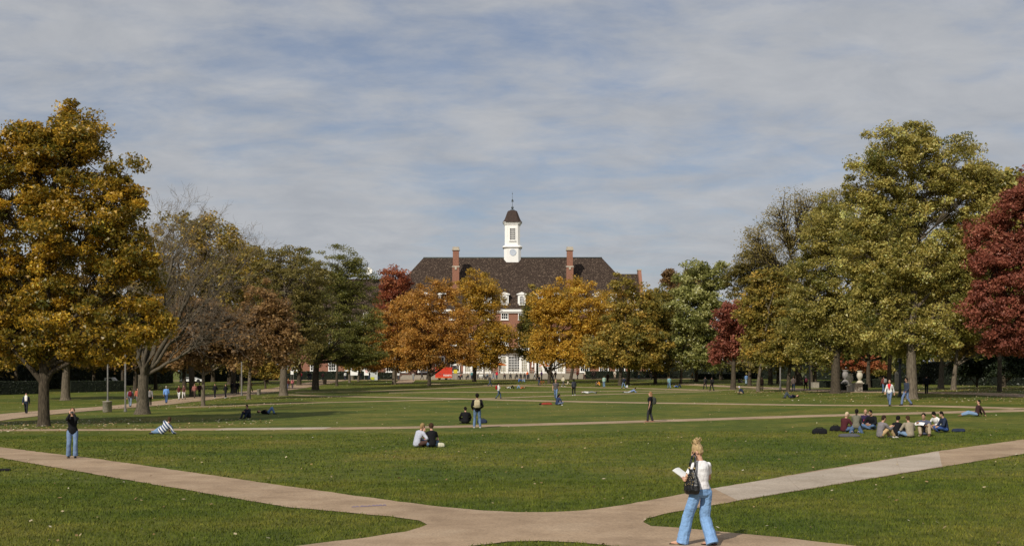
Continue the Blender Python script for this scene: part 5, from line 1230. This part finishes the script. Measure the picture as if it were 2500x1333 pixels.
HB, HBR, HBL = (.010, .008, .007), (.055, .030, .016), (.34, .22, .10)
KH, NV, WH, GR = (.38, .28, .17), (.025, .035, .065), (.72, .71, .69), (.20, .19, .19)
# ---- the woman walking on the near path
w0 = gp(1712, 1332)
W = person('blonde woman in white tee and wide pale jeans walking with papers', 0, 0, 'read', 24, (.86, .85, .86), (.23, .40, .68), HBL, 1.70, (.62, .36, .25), None, 'short', 'none', 'f', detail=3, pos=w0,
           ovr=dict(feet=((-.23, .22, .07), (.13, -.12, .09)), hands=((-.20, .25, 1.13), (.04, .27, 1.08)), look=(-1, .62, -.5), hem=.108, thigh=.102, kneer=.094, over=.05, up=(0, .02, 1), up2=(0, .06, 1), pole=((-.7, -.8, -.6), (1, -.15, -.45)), sw=.152))
k = W['k']; r = W['root']; hc, Xh, Fh, Uh = W['head'], W['Xh'], W['Fh'], W['Uh']
HAIRM = mat('blonde_hair', (.60, .43, .21), (.27, .165, .075), 14, .45, .5, 30, .4, 6, stretch=(3, 3, .6), lo=.3, hi=.7)
ha = Prim(); ha.ell(hc + (Uh * .028 - Fh * .022) * k, (Xh, Fh, Uh), (.084 * k, .098 * k, .106 * k)); ha.ell(hc + (-Uh * .02 - Fh * .05) * k, (Xh, Fh, Uh), (.072 * k, .055 * k, .07 * k))
ha.ell(hc + (Uh * .115 - Fh * .06) * k, (Xh, Fh, Uh), (.052 * k, .052 * k, .05 * k))
R5 = np.random.default_rng(3)
for i in range(46):
    a = R5.normal(0, 1, 3); c = hc + (Uh * .135 - Fh * .06) * k + (Xh * a[0] * .032 + Fh * a[1] * .032) * k
    t = c + (Uh * (.025 + .055 * R5.random()) + Xh * R5.normal(0, .035) + Fh * R5.normal(0, .035)) * k
    ha.cap(c, t, .012 * k, .005 * k, 5)
for i in range(26):                                       # combed ridges from nape to bun
    a = (i / 25 - .5) * 2.6; p0 = hc + (-Fh * math.cos(a) * .098 + Xh * math.sin(a) * .086 - Uh * .05) * k; p1 = hc + (-Fh * math.cos(a) * .1 + Xh * math.sin(a) * .085 + Uh * .04) * k; p2 = hc + (Uh * .13 - Fh * (.045 + .04 * math.cos(a)) + Xh * math.sin(a) * .04) * k
    ha.cap(p0, p1, .009 * k, .012 * k, 5); ha.cap(p1, p2, .012 * k, .01 * k, 5)
for i in range(5): ha.cap(hc + (Fh * .07 + Xh * (-.06 if i % 2 else .06) + Uh * .04) * k, hc + (Fh * (.085 + .01 * i) + Xh * (-.07 if i % 2 else .07) - Uh * .03) * k, .006 * k, .003 * k, 5)
ha.obj('hair', HAIRM, r, .007, 1)
SKM = cloth((.62, .36, .25))
for i, (an, dirv) in enumerate(((V3((-.23, .22, .07)), V3((-.8, .6, 0))), (V3((.13, -.12, .09)), V3((-.3, .95, -.1))))):
    an = an * k; P_ = Prim(); P_.cap(an - dirv * .04, an + dirv * .1 - V3((0, 0, .03)), .038 * k, .034 * k); P_.cap(an + dirv * .1 - V3((0, 0, .03)), an + dirv * .17 - V3((0, 0, .038)), .036 * k, .026 * k)
    P_.obj('foot', SKM, r, .009, 2)
    mb = MB(); mb.loft([[an + dirv * y + V3((x * w_, 0, z - .062)) for x, z in ((-1, 0), (1, 0), (1, .02), (-1, .02))] for y, w_ in ((-.085, .025), (-.06, .036), (.05, .036), (.13, .046), (.18, .04), (.2, .02))], smooth=False); mb.build('sandal', cloth((.03, .012, .01)), r)
LEATHER = mat('black_leather', (.012, .012, .013), (.006, .006, .007), 10, .28, .5, 18, .5)
M_ = place(W); L2 = lambda x, y, z: M_ @ V3((x, y, z))
bag = empty('handbag', L2(-.21, -.05, .85), RAD(40), 'black studded leather handbag hanging from the blonde woman shoulder', 'handbag')
P_ = Prim()
def rg(z, a, d): return [V3((d * math.sin(t), a * math.cos(t), z)) for t in [2 * math.pi * j / 20 for j in range(20)]]
P_.loft([rg(0, .08, .04), rg(.015, .14, .065), rg(.07, .165, .08), rg(.16, .155, .075), rg(.27, .12, .055), rg(.35, .085, .035), rg(.41, .06, .02)])
P_.obj('pouch', LEATHER, bag, .011, 2, (.022, .07))
mb = MB().tube([(0, -.055, .39), (.02, -.055, .50), (.05, -.03, .62), (.075, .0, .665), (.05, .03, .62), (.02, .055, .50), (0, .055, .39)], .018, 8); mb.build('strap', LEATHER, bag)
BRASS = mat('brass', (.55, .42, .2), None, 4, .3, metal=1.0)
for i in range(34):
    y = R5.uniform(-.10, .08); z = R5.uniform(.12, .36); x = -(.09 * math.sqrt(max(0, 1 - (y / .19) ** 2)) * (1 - (z - .1) * 1.1) + .012)
    MB().ball((x, y, z), .0075, 6, 4).build('stud', BRASS, bag)
for y in (-.055, .055): MB().lathe([(.02, -.015), (.02, .015)], 10, (0, y, .43)).build('buckle', BRASS, bag)
sheet('white sheets of paper held by the blonde woman', M_ @ Matrix.Translation((-.17, .36, 1.17)) @ Matrix.Rotation(RAD(40), 4, 'Z') @ Matrix.Rotation(RAD(34), 4, 'X') @ Matrix.Rotation(RAD(-8), 4, 'Y'), .26, .22)

# ---- woman taking a photograph, left
p = person('woman in black jacket and jeans holding a camera to her eye', 177, 1118, 'photo', 196, BL, (.17, .25, .40), (.16, .09, .045), hpx=123, sex='f', hair='long', shoes=(.01, .01, .01), ovr=dict(hem=.09), detail=2)
M_ = place(p); c_ = empty('camera_body', M_ @ V3((0, .235 * p['k'], 1.60 * p['k'])), p['yaw'], 'small silver camera held by the woman in black jacket', 'camera')
MB().box(-.06, .06, -.015, .02, -.035, .035).build('case', GREYM, c_); MB().lathe([(.025, 0), (.025, .04)], 12).build('lens', METAL, c_).rotation_euler = (RAD(-90), 0, 0)
# ---- striped lounger
m = bpy.data.materials.new('striped_knit'); m.use_nodes = True; t = m.node_tree; pb = t.nodes['Principled BSDF']; pb.inputs['Roughness'].default_value = .9
tcn = t.nodes.new('ShaderNodeTexCoord'); mpn = t.nodes.new('ShaderNodeMapping'); mpn.inputs['Rotation'].default_value = (0, RAD(38), 0); wv = t.nodes.new('ShaderNodeTexWave'); wv.inputs['Scale'].default_value = 2.5; wv.bands_direction = 'X'
t.links.new(tcn.outputs['Object'], mpn.inputs[0]); t.links.new(mpn.outputs[0], wv.inputs['Vector'])
r_ = t.nodes.new('ShaderNodeValToRGB'); r_.color_ramp.interpolation = 'CONSTANT'; r_.color_ramp.elements[0].color = (.04, .075, .17, 1); r_.color_ramp.elements[1].color = (.7, .7, .72, 1); r_.color_ramp.elements[1].position = .58
t.links.new(wv.outputs['Fac'], r_.inputs[0]); t.links.new(r_.outputs[0], pb.inputs['Base Color']); STRIPE = m
person('person in blue and white striped top lounging on one elbow', 393, 1060, 'side', 0, WH, LJ, HBR, 1.75, stripes=STRIPE, detail=2)
# ---- shade sitters, left middle
person('person in dark hoodie sitting hunched in tree shade', 607, 1021, 'knees', 150, (.03, .03, .045), NV, HB, 1.7)
person('person lying on back with blue jeans knees raised', 655, 1011, 'lieup', -90, BL, (.16, .26, .5), HBR, 1.72)
# ---- standing man with tan backpack
p = person('man in black top and jeans standing with tan backpack', 1165, 1045, 'stand2', 2, BL, (.13, .20, .33), HB, hpx=85, hair='bushy', shoes=(.5, .5, .5), detail=2, bag=True, bagcol=(.52, .44, .28), baglabel='tan backpack on the man in black top and jeans', ovr=dict(feet=((-.15, 0, .08), (.15, .02, .08))))
person('person in black coat sitting on grass seen from behind', 1137, 1034, 'cross', 8, BL, BL, HB, 1.72)
soft_bag('navy bag lying in grass beyond the backpack man', 1177, 1033, .55, .3, .24, NV)
# ---- the pair on the near lawn
p = person('blonde person in pale blue shirt sitting with a book', 1018, 1092, 'cross', -55, (.48, .50, .58), (.09, .05, .04), (.30, .20, .09), 1.76, detail=2, ovr=dict(up2=(0, .45, 1), hands=((-.14, .42, .24), (.2, .36, .28))))
M_ = place(p); sheet('open white book on the lap of pale shirted sitter', M_ @ Matrix.Translation((.02, .40, .25)) @ Matrix.Rotation(RAD(20), 4, 'X'), .42, .28, 'book', 'book')
person('brown haired person in black tee sitting beside the pale shirt', 1055, 1092, 'cross', 14, BL, (.12, .19, .30), HBR, 1.72, sleeves='short', hair='bushy', sex='f', detail=2, ovr=dict(hands=((-.30, .16, .60), (.14, .34, .24)), pole=((-.6, -.2, -1), (.6, -1, 0))))
soft_bag('coral red cloth bag between the two sitters', 1040, 1087, .32, .28, .26, (.75, .16, .13), strap=False)
soft_bag('white paper bag with lime edge beside the sitter in black', 1075, 1091, .36, .2, .17, (.72, .68, .5), .5, strap=False)
# ---- study circle on the right lawn
person('study circle sitter in cap and maroon jacket', 2060, 1055, 'cross', -60, (.08, .02, .025), JN, (.55, .42, .28), 1.72, hair='cap')
person('study circle sitter with black ponytail and olive jacket', 2090, 1057, 'kneel', -22, (.17, .16, .12), JN, HB, 1.7, hair='pony', sex='f', ovr=dict(pelvis=(0, 0, .3), up2=(0, .3, 1)))
p = person('close cropped study circle sitter in navy sweatshirt', 2113, 1046, 'cross', 165, (.04, .025, .07), JN, (.35, .17, .11), 1.76, hair='bald', detail=2)
mb = MB()
for q in range(5): mb.box(-.09 + q * .04, -.065 + q * .04, -.004, .004, 0, .07)
o = mb.build('print', cloth((.65, .06, .08)), p['root']); o.location = p['chest'] + p['F'] * .14 * p['k'] - p['U'] * .08; o.rotation_euler = (RAD(-15), 0, 0)
person('black haired study circle sitter in black shirt', 2131, 1049, 'cross', 130, BL, JN, HB, 1.76, skin=(.42, .24, .15))
p = person('study circle sitter in grey sweater and khaki trousers', 2149, 1069, 'knees', -72, (.22, .20, .21), (.52, .36, .19), (.03, .018, .012), 1.78, detail=2, shoes=(.6, .55, .5))
p = person('study circle sitter in black cardigan reading a page', 2188, 1066, 'cross', -40, BL, (.14, .2, .33), HB, 1.66, sex='f', hair='bushy', detail=2)
sheet('grey page held by the sitter in black cardigan', place(p) @ Matrix.Translation((.1, .42, .36)) @ Matrix.Rotation(RAD(60), 4, 'X'), .22, .3, m_=cloth((.35, .36, .4)))
person('study circle sitter in beige top seen from behind', 2222, 1068, 'cross', 12, (.33, .28, .21), LJ, HBR, 1.72, detail=2)
p = person('study circle sitter in blue grey polo and khakis', 2257, 1063, 'knees', 150, (.09, .10, .15), (.40, .32, .22), HB, 1.82, sleeves='short', skin=(.50, .30, .2), detail=2, shoes=(.15, .08, .05), ovr=dict(hands=((-.2, .42, .40), (.2, .46, .5)), feet=((-.3, .50, .08), (.02, .62, .08))))
sheet('large white sheet held over the knees in blue polo', place(p) @ Matrix.Translation((.12, .40, .50)) @ Matrix.Rotation(RAD(-20), 4, 'X'), .4, .32)
person('dark haired study circle sitter bent over in white shirt', 2290, 1050, 'cross', 120, WH, GR, HB, 1.7, hair='bushy', sex='f', ovr=dict(up2=(0, .6, 1)))
person('study circle sitter in navy sweater and blue jeans', 2309, 1055, 'cross', 92, NV, (.05, .10, .28), HB, 1.76, skin=(.50, .30, .2), detail=2)
soft_bag('black bag alone on the grass off the study circle', 2001, 1059, .66, .36, .26, BL)
soft_bag('black bag just behind the sitter in cap', 2040, 1052, .5, .35, .25, BL)
soft_bag('black and grey jacket heap before the study circle', 2073, 1066, .9, .4, .14, (.10, .10, .11), strap=False, name='jacket', cat='jacket')
soft_bag('navy shoulder bag beside the navy sweater sitter', 2340, 1054, .6, .3, .16, NV, strap=False)
person('dark haired person in maroon top leaning back legs outstretched', 2384, 1016, 'out', 90, (.05, .025, .025), LJ, HB, 1.74, shoes=(.2, .13, .06))
# ---- walkers and others, mid distance
def P(*a, **k): return person(*a, **k)
P('woman in black tee walking past with grey green bag', 1588, 1030, 'stand', 78, BL, (.035, .035, .04), (.30, .16, .08), hpx=74, sex='f', sleeves='short', hair='long', detail=2, bag=True, bagcol=(.05, .055, .045), baglabel='dark green shoulder bag of the woman in black tee', shoes=(.25, .12, .08), ovr=dict(feet=((-.08, .16, .08), (.08, -.12, .08))))
RW = P('walker in white and red hooded top near biggest maple', 2172, 991, 'walk', 150, WH, (.13, .18, .28), HBR, hpx=66, sex='f', hair='short', detail=2)
MB().loft([[(x * w_, .115 + d_, z) for x in (-1, -.3, .3, 1)] + [(x * w_, .10 + d_, z) for x in (1, .3, -.3, -1)] for z, w_, d_ in ((1.08, .02, .04), (1.25, .06, .045), (1.38, .1, .03), (1.46, .11, 0), (1.5, .09, -.04))]).build('red_panel', cloth((.7, .03, .04)), RW['root'])
P('man in dark slate sweater and jeans beside mottled trunk', 2213, 990, 'walk2', 105, (.04, .05, .075), (.14, .20, .34), HB, hpx=71, skin=(.3, .17, .11), detail=2)
P('backpack wearer in the shade behind red and white walker', 2158, 960, 'walk2', 20, (.16, .05, .04), (.10, .15, .25), HB, 1.75, bag=True, bagcol=(.25, .24, .22), baglabel='grey backpack in shade behind the red and white walker')
P('man in black suit walking in shade behind mottled trunk', 2262, 962, 'walk', -20, (.008, .009, .012), (.008, .009, .012), HB, 1.82)
P('dark haired person sitting in navy top on mid lawn', 1360, 989, 'cross', -60, (.03, .045, .10), (.16, .2, .3), HB, 1.7, hair='long', shoes=(.6, .6, .6))
soft_bag('red and black clothing heap by the navy sitter', 1335, 988, .9, .4, .2, (.28, .05, .03), .2, strap=False, name='clothing_heap', cat='clothes')
soft_bag('black bag at the end of the red heap', 1322, 988, .4, .3, .15, BL, strap=False)
P('man in grey printed tee walking behind the navy sitter', 1357, 975, 'walk', 172, (.10, .09, .09), (.15, .22, .36), (.30, .12, .06), hpx=50, sleeves='short')
P('person in charcoal jacket and black trousers walking away', 1401, 966, 'walk', 3, (.045, .048, .06), BL, HB, hpx=43, sex='f', hair='long', shoes=(.7, .7, .7))
P('walker in white shirt carrying a dark red backpack', 1217, 974, 'walkpack', -80, WH, (.06, .09, .15), HB, hpx=41, bag=True, bagcol=(.28, .02, .02), baglabel='dark red backpack of the walker in white shirt')
P('person lying in white shirt and black trousers on grass', 1247, 949, 'lieup', -90, WH, BL, HB, 1.75)
P('person lying in orange with blue jeans knees up', 1270, 949, 'lieup', 90, (.6, .2, .08), LJ, HBR, 1.72)
P('person lying flat in white shirt and grey trousers', 1436, 961, 'lieflat', -90, WH, (.25, .27, .29), HB, 1.8)
P('person lying prone in blue shirt on far lawn', 1540, 958, 'lieprone', -90, (.2, .27, .45), (.4, .42, .45), HB, 1.7)
P('sitter in bright blue shirt on far lawn', 1267, 933, 'knees', -80, (.06, .16, .45), NV, HBR, 1.72)
P('sitter in pale blue shirt facing the bright blue one', 1281, 933, 'knees', 80, (.3, .4, .55), LJ, HBR, 1.72)
P('walker in dark grey jacket and jeans beyond the red backpack', 1196, 943, 'walk', -70, (.06, .06, .065), (.08, .10, .14), HB, hpx=35)
cy = gp(1318, 942)
P('person in dark tee holding a bicycle by far path', 1316, 941, 'stand2', -150, (.02, .02, .025), (.05, .07, .12), HB, 1.74, sleeves='short')
bicycle('bicycle held by the person in dark tee', cy + V3((.35, -.15, 0)), RAD(35), REDP)
P('player in cream shirt on the far lawn', 1375, 944, 'walk', -60, (.62, .56, .42), (.12, .12, .12), HBR, hpx=28, shoes=(.7, .7, .7))
P('person sitting on grass beside the cream shirt player', 1385, 940, 'out', 100, (.45, .4, .3), KH, HB, 1.7)
P('person in black with arm raised near dark trunk', 1350, 938, 'stand', -60, BL, BL, HB, 1.76, ovr=dict(hands=((-.25, .1, .85), (.25, .2, 1.95))))
P('person in orange tee sitting on the far lawn', 1464, 942, 'knees', 70, (.85, .32, .03), KH, HBR, 1.72)
P('person in dark clothes sitting beside the orange tee', 1455, 942, 'knees', -70, (.10, .08, .06), (.25, .2, .12), HB, 1.7)
P('person in mint shirt and jeans standing on far path', 1475, 946, 'stand', 20, (.36, .52, .42), (.16, .26, .38), HBR, hpx=29)
P('dark figure standing behind the mint shirt', 1484, 934, 'stand', 20, (.03, .015, .012), (.03, .015, .012), HB, 1.76)
P('walker in navy jacket with jeans under the brown tree', 1523, 948, 'walk', 40, NV, LJ, HB, hpx=29, bag=True, bagcol=(.02, .025, .05), baglabel='navy backpack of the walker under the brown tree')
soft_bag('white shopping bag near the navy jacket walker', 1531, 946, .3, .2, .35, (.6, .6, .62))
P('person in teal shirt and jeans walking to the urn walkway', 1634, 949, 'walk', 12, (.22, .38, .42), (.14, .24, .38), HBR, hpx=31)
P('person lying in blue near the teal shirt walker', 1655, 946, 'lieup', -90, (.08, .16, .42), NV, HB, 1.72)
for i, (x, y, c) in enumerate(((1722, 950, (.05, .045, .045)), (1738, 955, (.02, .017, .015)))): P(('grey clad walker in shade beside the darker companion', 'darkest walker in shade beside small red maple')[i], x, y, 'walk', 20, c, (.02, .02, .025), HB, 1.75, bag=True, bagcol=(.02, .02, .02), baglabel=('dark backpack of the grey clad walker in shade', 'black backpack of the darkest walker in shade')[i])
P('person in navy jacket and white cap hunched on grass', 1813, 962, 'cross', 60, NV, KH, (.5, .5, .6), 1.74, hair='cap', ovr=dict(up2=(0, .8, .8)))
P('person lying with grey jeans knees up and navy white top', 1928, 972, 'lieup', 90, (.02, .025, .045), (.06, .075, .09), HB, 1.76)
P('person in blue shirt and pale jeans across the urn walkway', 1822, 938, 'stand', 10, (.16, .28, .5), (.35, .45, .55), HB, 1.74)
P('long haired person in brown walking by slim pale trunk', 1860, 954, 'walk', 175, (.13, .07, .06), (.06, .04, .04), HB, 1.66, sex='f', hair='long')
P('man in grey brown jacket walking past slim dark trunk', 1937, 956, 'walk', -10, (.12, .09, .08), NV, HBR, 1.74)
P('walker in white hat with pink backpack by lamp post', 1967, 952, 'walk', 5, BL, BL, (.7, .7, .68), 1.68, hair='cap', bag=True, bagcol=(.75, .2, .25), baglabel='pink backpack of the walker in white hat')
P('person sitting in shade past the small red maple', 1803, 935, 'knees', -60, (.04, .03, .03), (.04, .04, .05), HB, 1.72)
P('second seated figure beside the blue shirt stander', 1812, 935, 'knees', 60, (.10, .09, .09), (.04, .04, .05), HB, 1.72)
# ---- left walkway crowd
RW = P('man in white shirt and dark jacket walking behind golden maple', 64, 1010, 'walk', -165, NV, (.02, .022, .03), HB, hpx=52, detail=1)
MB().loft([[(x * w_, .122 + d_, z) for x in (-1, -.3, .3, 1)] + [(x * w_, .105 + d_, z) for x in (1, .3, -.3, -1)] for z, w_, d_ in ((.98, .09, .012), (1.1, .1, .0), (1.25, .11, .022), (1.4, .1, .02), (1.47, .06, -.01))]).build('shirt_front', WHITE, RW['root'])
P('walker in grey with maroon backpack beside lamp post', 318, 994, 'walk', 10, (.2, .2, .22), (.2, .26, .33), HB, 1.78, bag=True, bagcol=(.18, .015, .03), baglabel='maroon backpack beside the grey lamp post')
P('person in coral top half hidden by the bare tree trunk', 336, 988, 'walk', 180, (.4, .12, .08), GR, HB, 1.7)
P('person in grey just past the bare tree trunk', 366, 991, 'walk2', 15, (.22, .21, .2), BL, HB, 1.75)
P('person in sky blue puffy jacket walking away', 406, 985, 'walk', 8, (.17, .34, .72), (.06, .11, .24), (.4, .36, .3), hpx=44, ovr=dict(hem=.075))
P('person in dark top and white trousers on the walkway', 437, 976, 'walk', 178, (.09, .02, .02), WH, HB, 1.68, sleeves='short', sex='f', hair='long')
P('person in brown top and cream trousers on the walkway', 449, 975, 'walk2', 178, (.12, .05, .045), (.66, .62, .58), HB, 1.68, sleeves='short', sex='f', hair='long')
P('person in grey and red top on the crowded walkway', 475, 972, 'walk', 182, (.3, .12, .10), (.07, .05, .04), HBR, 1.74)
P('dark maroon figure behind the grey and red top', 487, 969, 'walk', 10, (.05, .02, .025), BL, HB, 1.74)
P('stout person in black with white shoes on hedge walkway', 525, 972, 'walk', 170, BL, BL, HB, 1.76, shoes=(.6, .6, .6))
P('slim person in black with white shoes on hedge walkway', 551, 972, 'walk', 165, BL, BL, HB, 1.70, shoes=(.6, .6, .6), sex='f', hair='long')
P('dark clad walker carrying a pack near the lamp post', 567, 962, 'walk', 10, (.03, .03, .032), (.05, .055, .05), HB, 1.74, bag=True, bagcol=(.02, .02, .02), baglabel='black pack of the dark clad walker near lamp post')
P('tall black figure beside the pack carrying walker', 580, 963, 'walk2', 10, BL, (.02, .025, .035), HB, 1.82)
P('person in dark red walking behind the rusty tree trunk', 612, 957, 'walk', -60, (.05, .015, .012), (.04, .035, .03), HB, 1.74)
P('person in pink top walking by thick forked trunk', 714, 949, 'walk', 5, (.75, .26, .28), (.12, .09, .13), HB, 1.66, sex='f')
P('person with orange hair beside the pink top walker', 704, 950, 'walk2', 5, (.08, .02, .015), (.10, .11, .18), (.4, .17, .05), 1.66, sex='f', hair='long')
# ---- in front of the hall
def far(label, px, Y, pose, yaw, top, bot, hair=HB, z=None, **k):
    x = (px - CX) / F * Y; return person(label, 0, 0, pose, yaw, top, bot, hair, pos=V3((x, Y, (float(G(x, Y)) + .045) if z is None else z)), **k)
far('dark pair member beside the dark trunk facing hall', 753, 250, 'walk', 10, BL, BL); far('second dark pair member beside the dark trunk', 758, 251, 'walk2', 10, (.02, .02, .03), NV)
far('person in black and red near pale bin', 788, 245, 'walk', -30, (.03, .01, .012), (.02, .02, .025))
far('person in white shirt by the wide notice board', 843, 256, 'stand', 30, WH, (.05, .05, .07)); far('dark person between the two notice boards', 881, 255, 'stand', 20, BL, (.03, .03, .03))
far('walker in navy in front of white kiosk', 902, 253, 'walk', 60, NV, (.05, .07, .14), (.25, .1, .05)); far('person in white top beside the hall steps', 973, 257, 'stand', -10, WH, (.06, .07, .09))
far('person in grey walking down the path by hall steps', 1009, 246, 'walk', 175, (.30, .29, .27), (.22, .24, .28))
for i, (px, lab, c) in enumerate(((1182, 'black haired person in maroon standing on the terrace', (.10, .015, .02)), (1220, 'person in grey standing under orange parasol', (.24, .22, .22)))): far(lab, px, 267.6, 'stand', 60, c, NV, z=ZT)
far('person in red shirt standing before terrace railing', 1213, 263, 'stand', 160, (.55, .03, .05), NV); far('person in orange top standing at terrace railing', 1288, 263.5, 'stand', 30, (.8, .15, .03), NV)
SEAT = [(1120, WH), (1127, (.55, .12, .05)), (1142, (.45, .36, .22)), (1152, (.12, .06, .05)), (1168, (.05, .05, .06)), (1180, (.10, .11, .14)), (1190, (.25, .33, .45)), (1232, (.12, .02, .02)), (1246, (.03, .03, .035)), (1262, (.02, .02, .025)), (1271, (.025, .02, .02)), (1281, (.05, .05, .06)), (1290, (.08, .06, .07))]
CN = ['white', 'rust', 'tan', 'brown', 'charcoal', 'slate', 'pale blue', 'dark red', 'black', 'near black', 'dark brown', 'smoke grey', 'plum']
for (px, c), cn in zip(SEAT, CN):
    Y = 261.5 + rng.uniform(-.6, .8); x = (px - CX) / F * Y; z = float(G(x, Y)) + .045
    ch = empty('cafe_chair', (x, Y, z), RAD(10), 'cafe chair under the seated person in ' + cn, 'chair')
    MB().box(-.22, .22, -.2, .22, .42, .46).build('seat', METAL, ch); MB().box(-.22, .22, -.24, -.2, .46, .9).build('backrest', METAL, ch)
    for sx in (-.2, .2):
        for sy in (-.2, .2): MB().box(sx - .02, sx + .02, sy - .02, sy + .02, 0, .42).build('leg', METAL, ch)
    person('seated terrace visitor in ' + cn, 0, 0, 'knees', rng.uniform(-60, 60), c, (.04, .04, .05), HB, pos=V3((x, Y, z + .36)), detail=0, ovr=dict(feet=((-.12, .42, -.28), (.12, .44, -.28)), hands=((-.1, .4, .3), (.1, .4, .3))))
for px, lab in ((1347, 'bare headed dark figure by the curved maple trunk'), (1356, 'dark figure in cap by the curved maple trunk'), (1447, 'brown clad figure before the french windows'), (1452, 'shaded figure beside the brown clad one')): far(lab, px, 259, 'stand', 20, (.03, .02, .018), (.025, .022, .02), hair=HB)
for px, Y, cn, c, lg in ((735, 252, 'crimson', (.3, .03, .04), NV), (905, 262, 'mustard', (.45, .3, .05), BL), (925, 258, 'olive', (.12, .13, .06), JN), (1030, 259, 'charcoal', (.04, .04, .045), BL), (1100, 262, 'rose', (.5, .2, .22), JN), (1152, 258, 'teal', (.08, .22, .24), NV),
                         (1204, 259, 'pale grey', (.42, .42, .42), JN), (1306, 262, 'white', WH, NV), (1322, 258, 'violet', (.16, .08, .22), BL), (1410, 257, 'brick red', (.3, .08, .05), NV), (1428, 262, 'cream', (.6, .54, .42), BL), (1560, 250, 'sand', (.4, .33, .22), JN), (1590, 244, 'black', BL, BL), (1690, 236, 'ochre', (.35, .2, .07), NV)):
    far('stroller in a ' + cn + ' top before the hall', px, Y, ('walk', 'walk2', 'stand')[px % 3], (px * 37) % 360, c, lg)
far('person in white waiting by the last hall door', 1501, 262, 'stand', 180, (.6, .55, .45), (.5, .4, .3))
flush()

# black satchel on the near left grass
soft_bag('flat black case lying in the grass by the path edge', 9, 1149, .42, .3, .07, BL, .3, strap=False, name='case', cat='case'); flush()
#print('TRIS', sum(sum(len(p.vertices) - 2 for p in m_.polygons) if len(m_.polygons) < 2000 else len(m_.loops) - 2 * len(m_.polygons) for m_ in bpy.data.meshes))
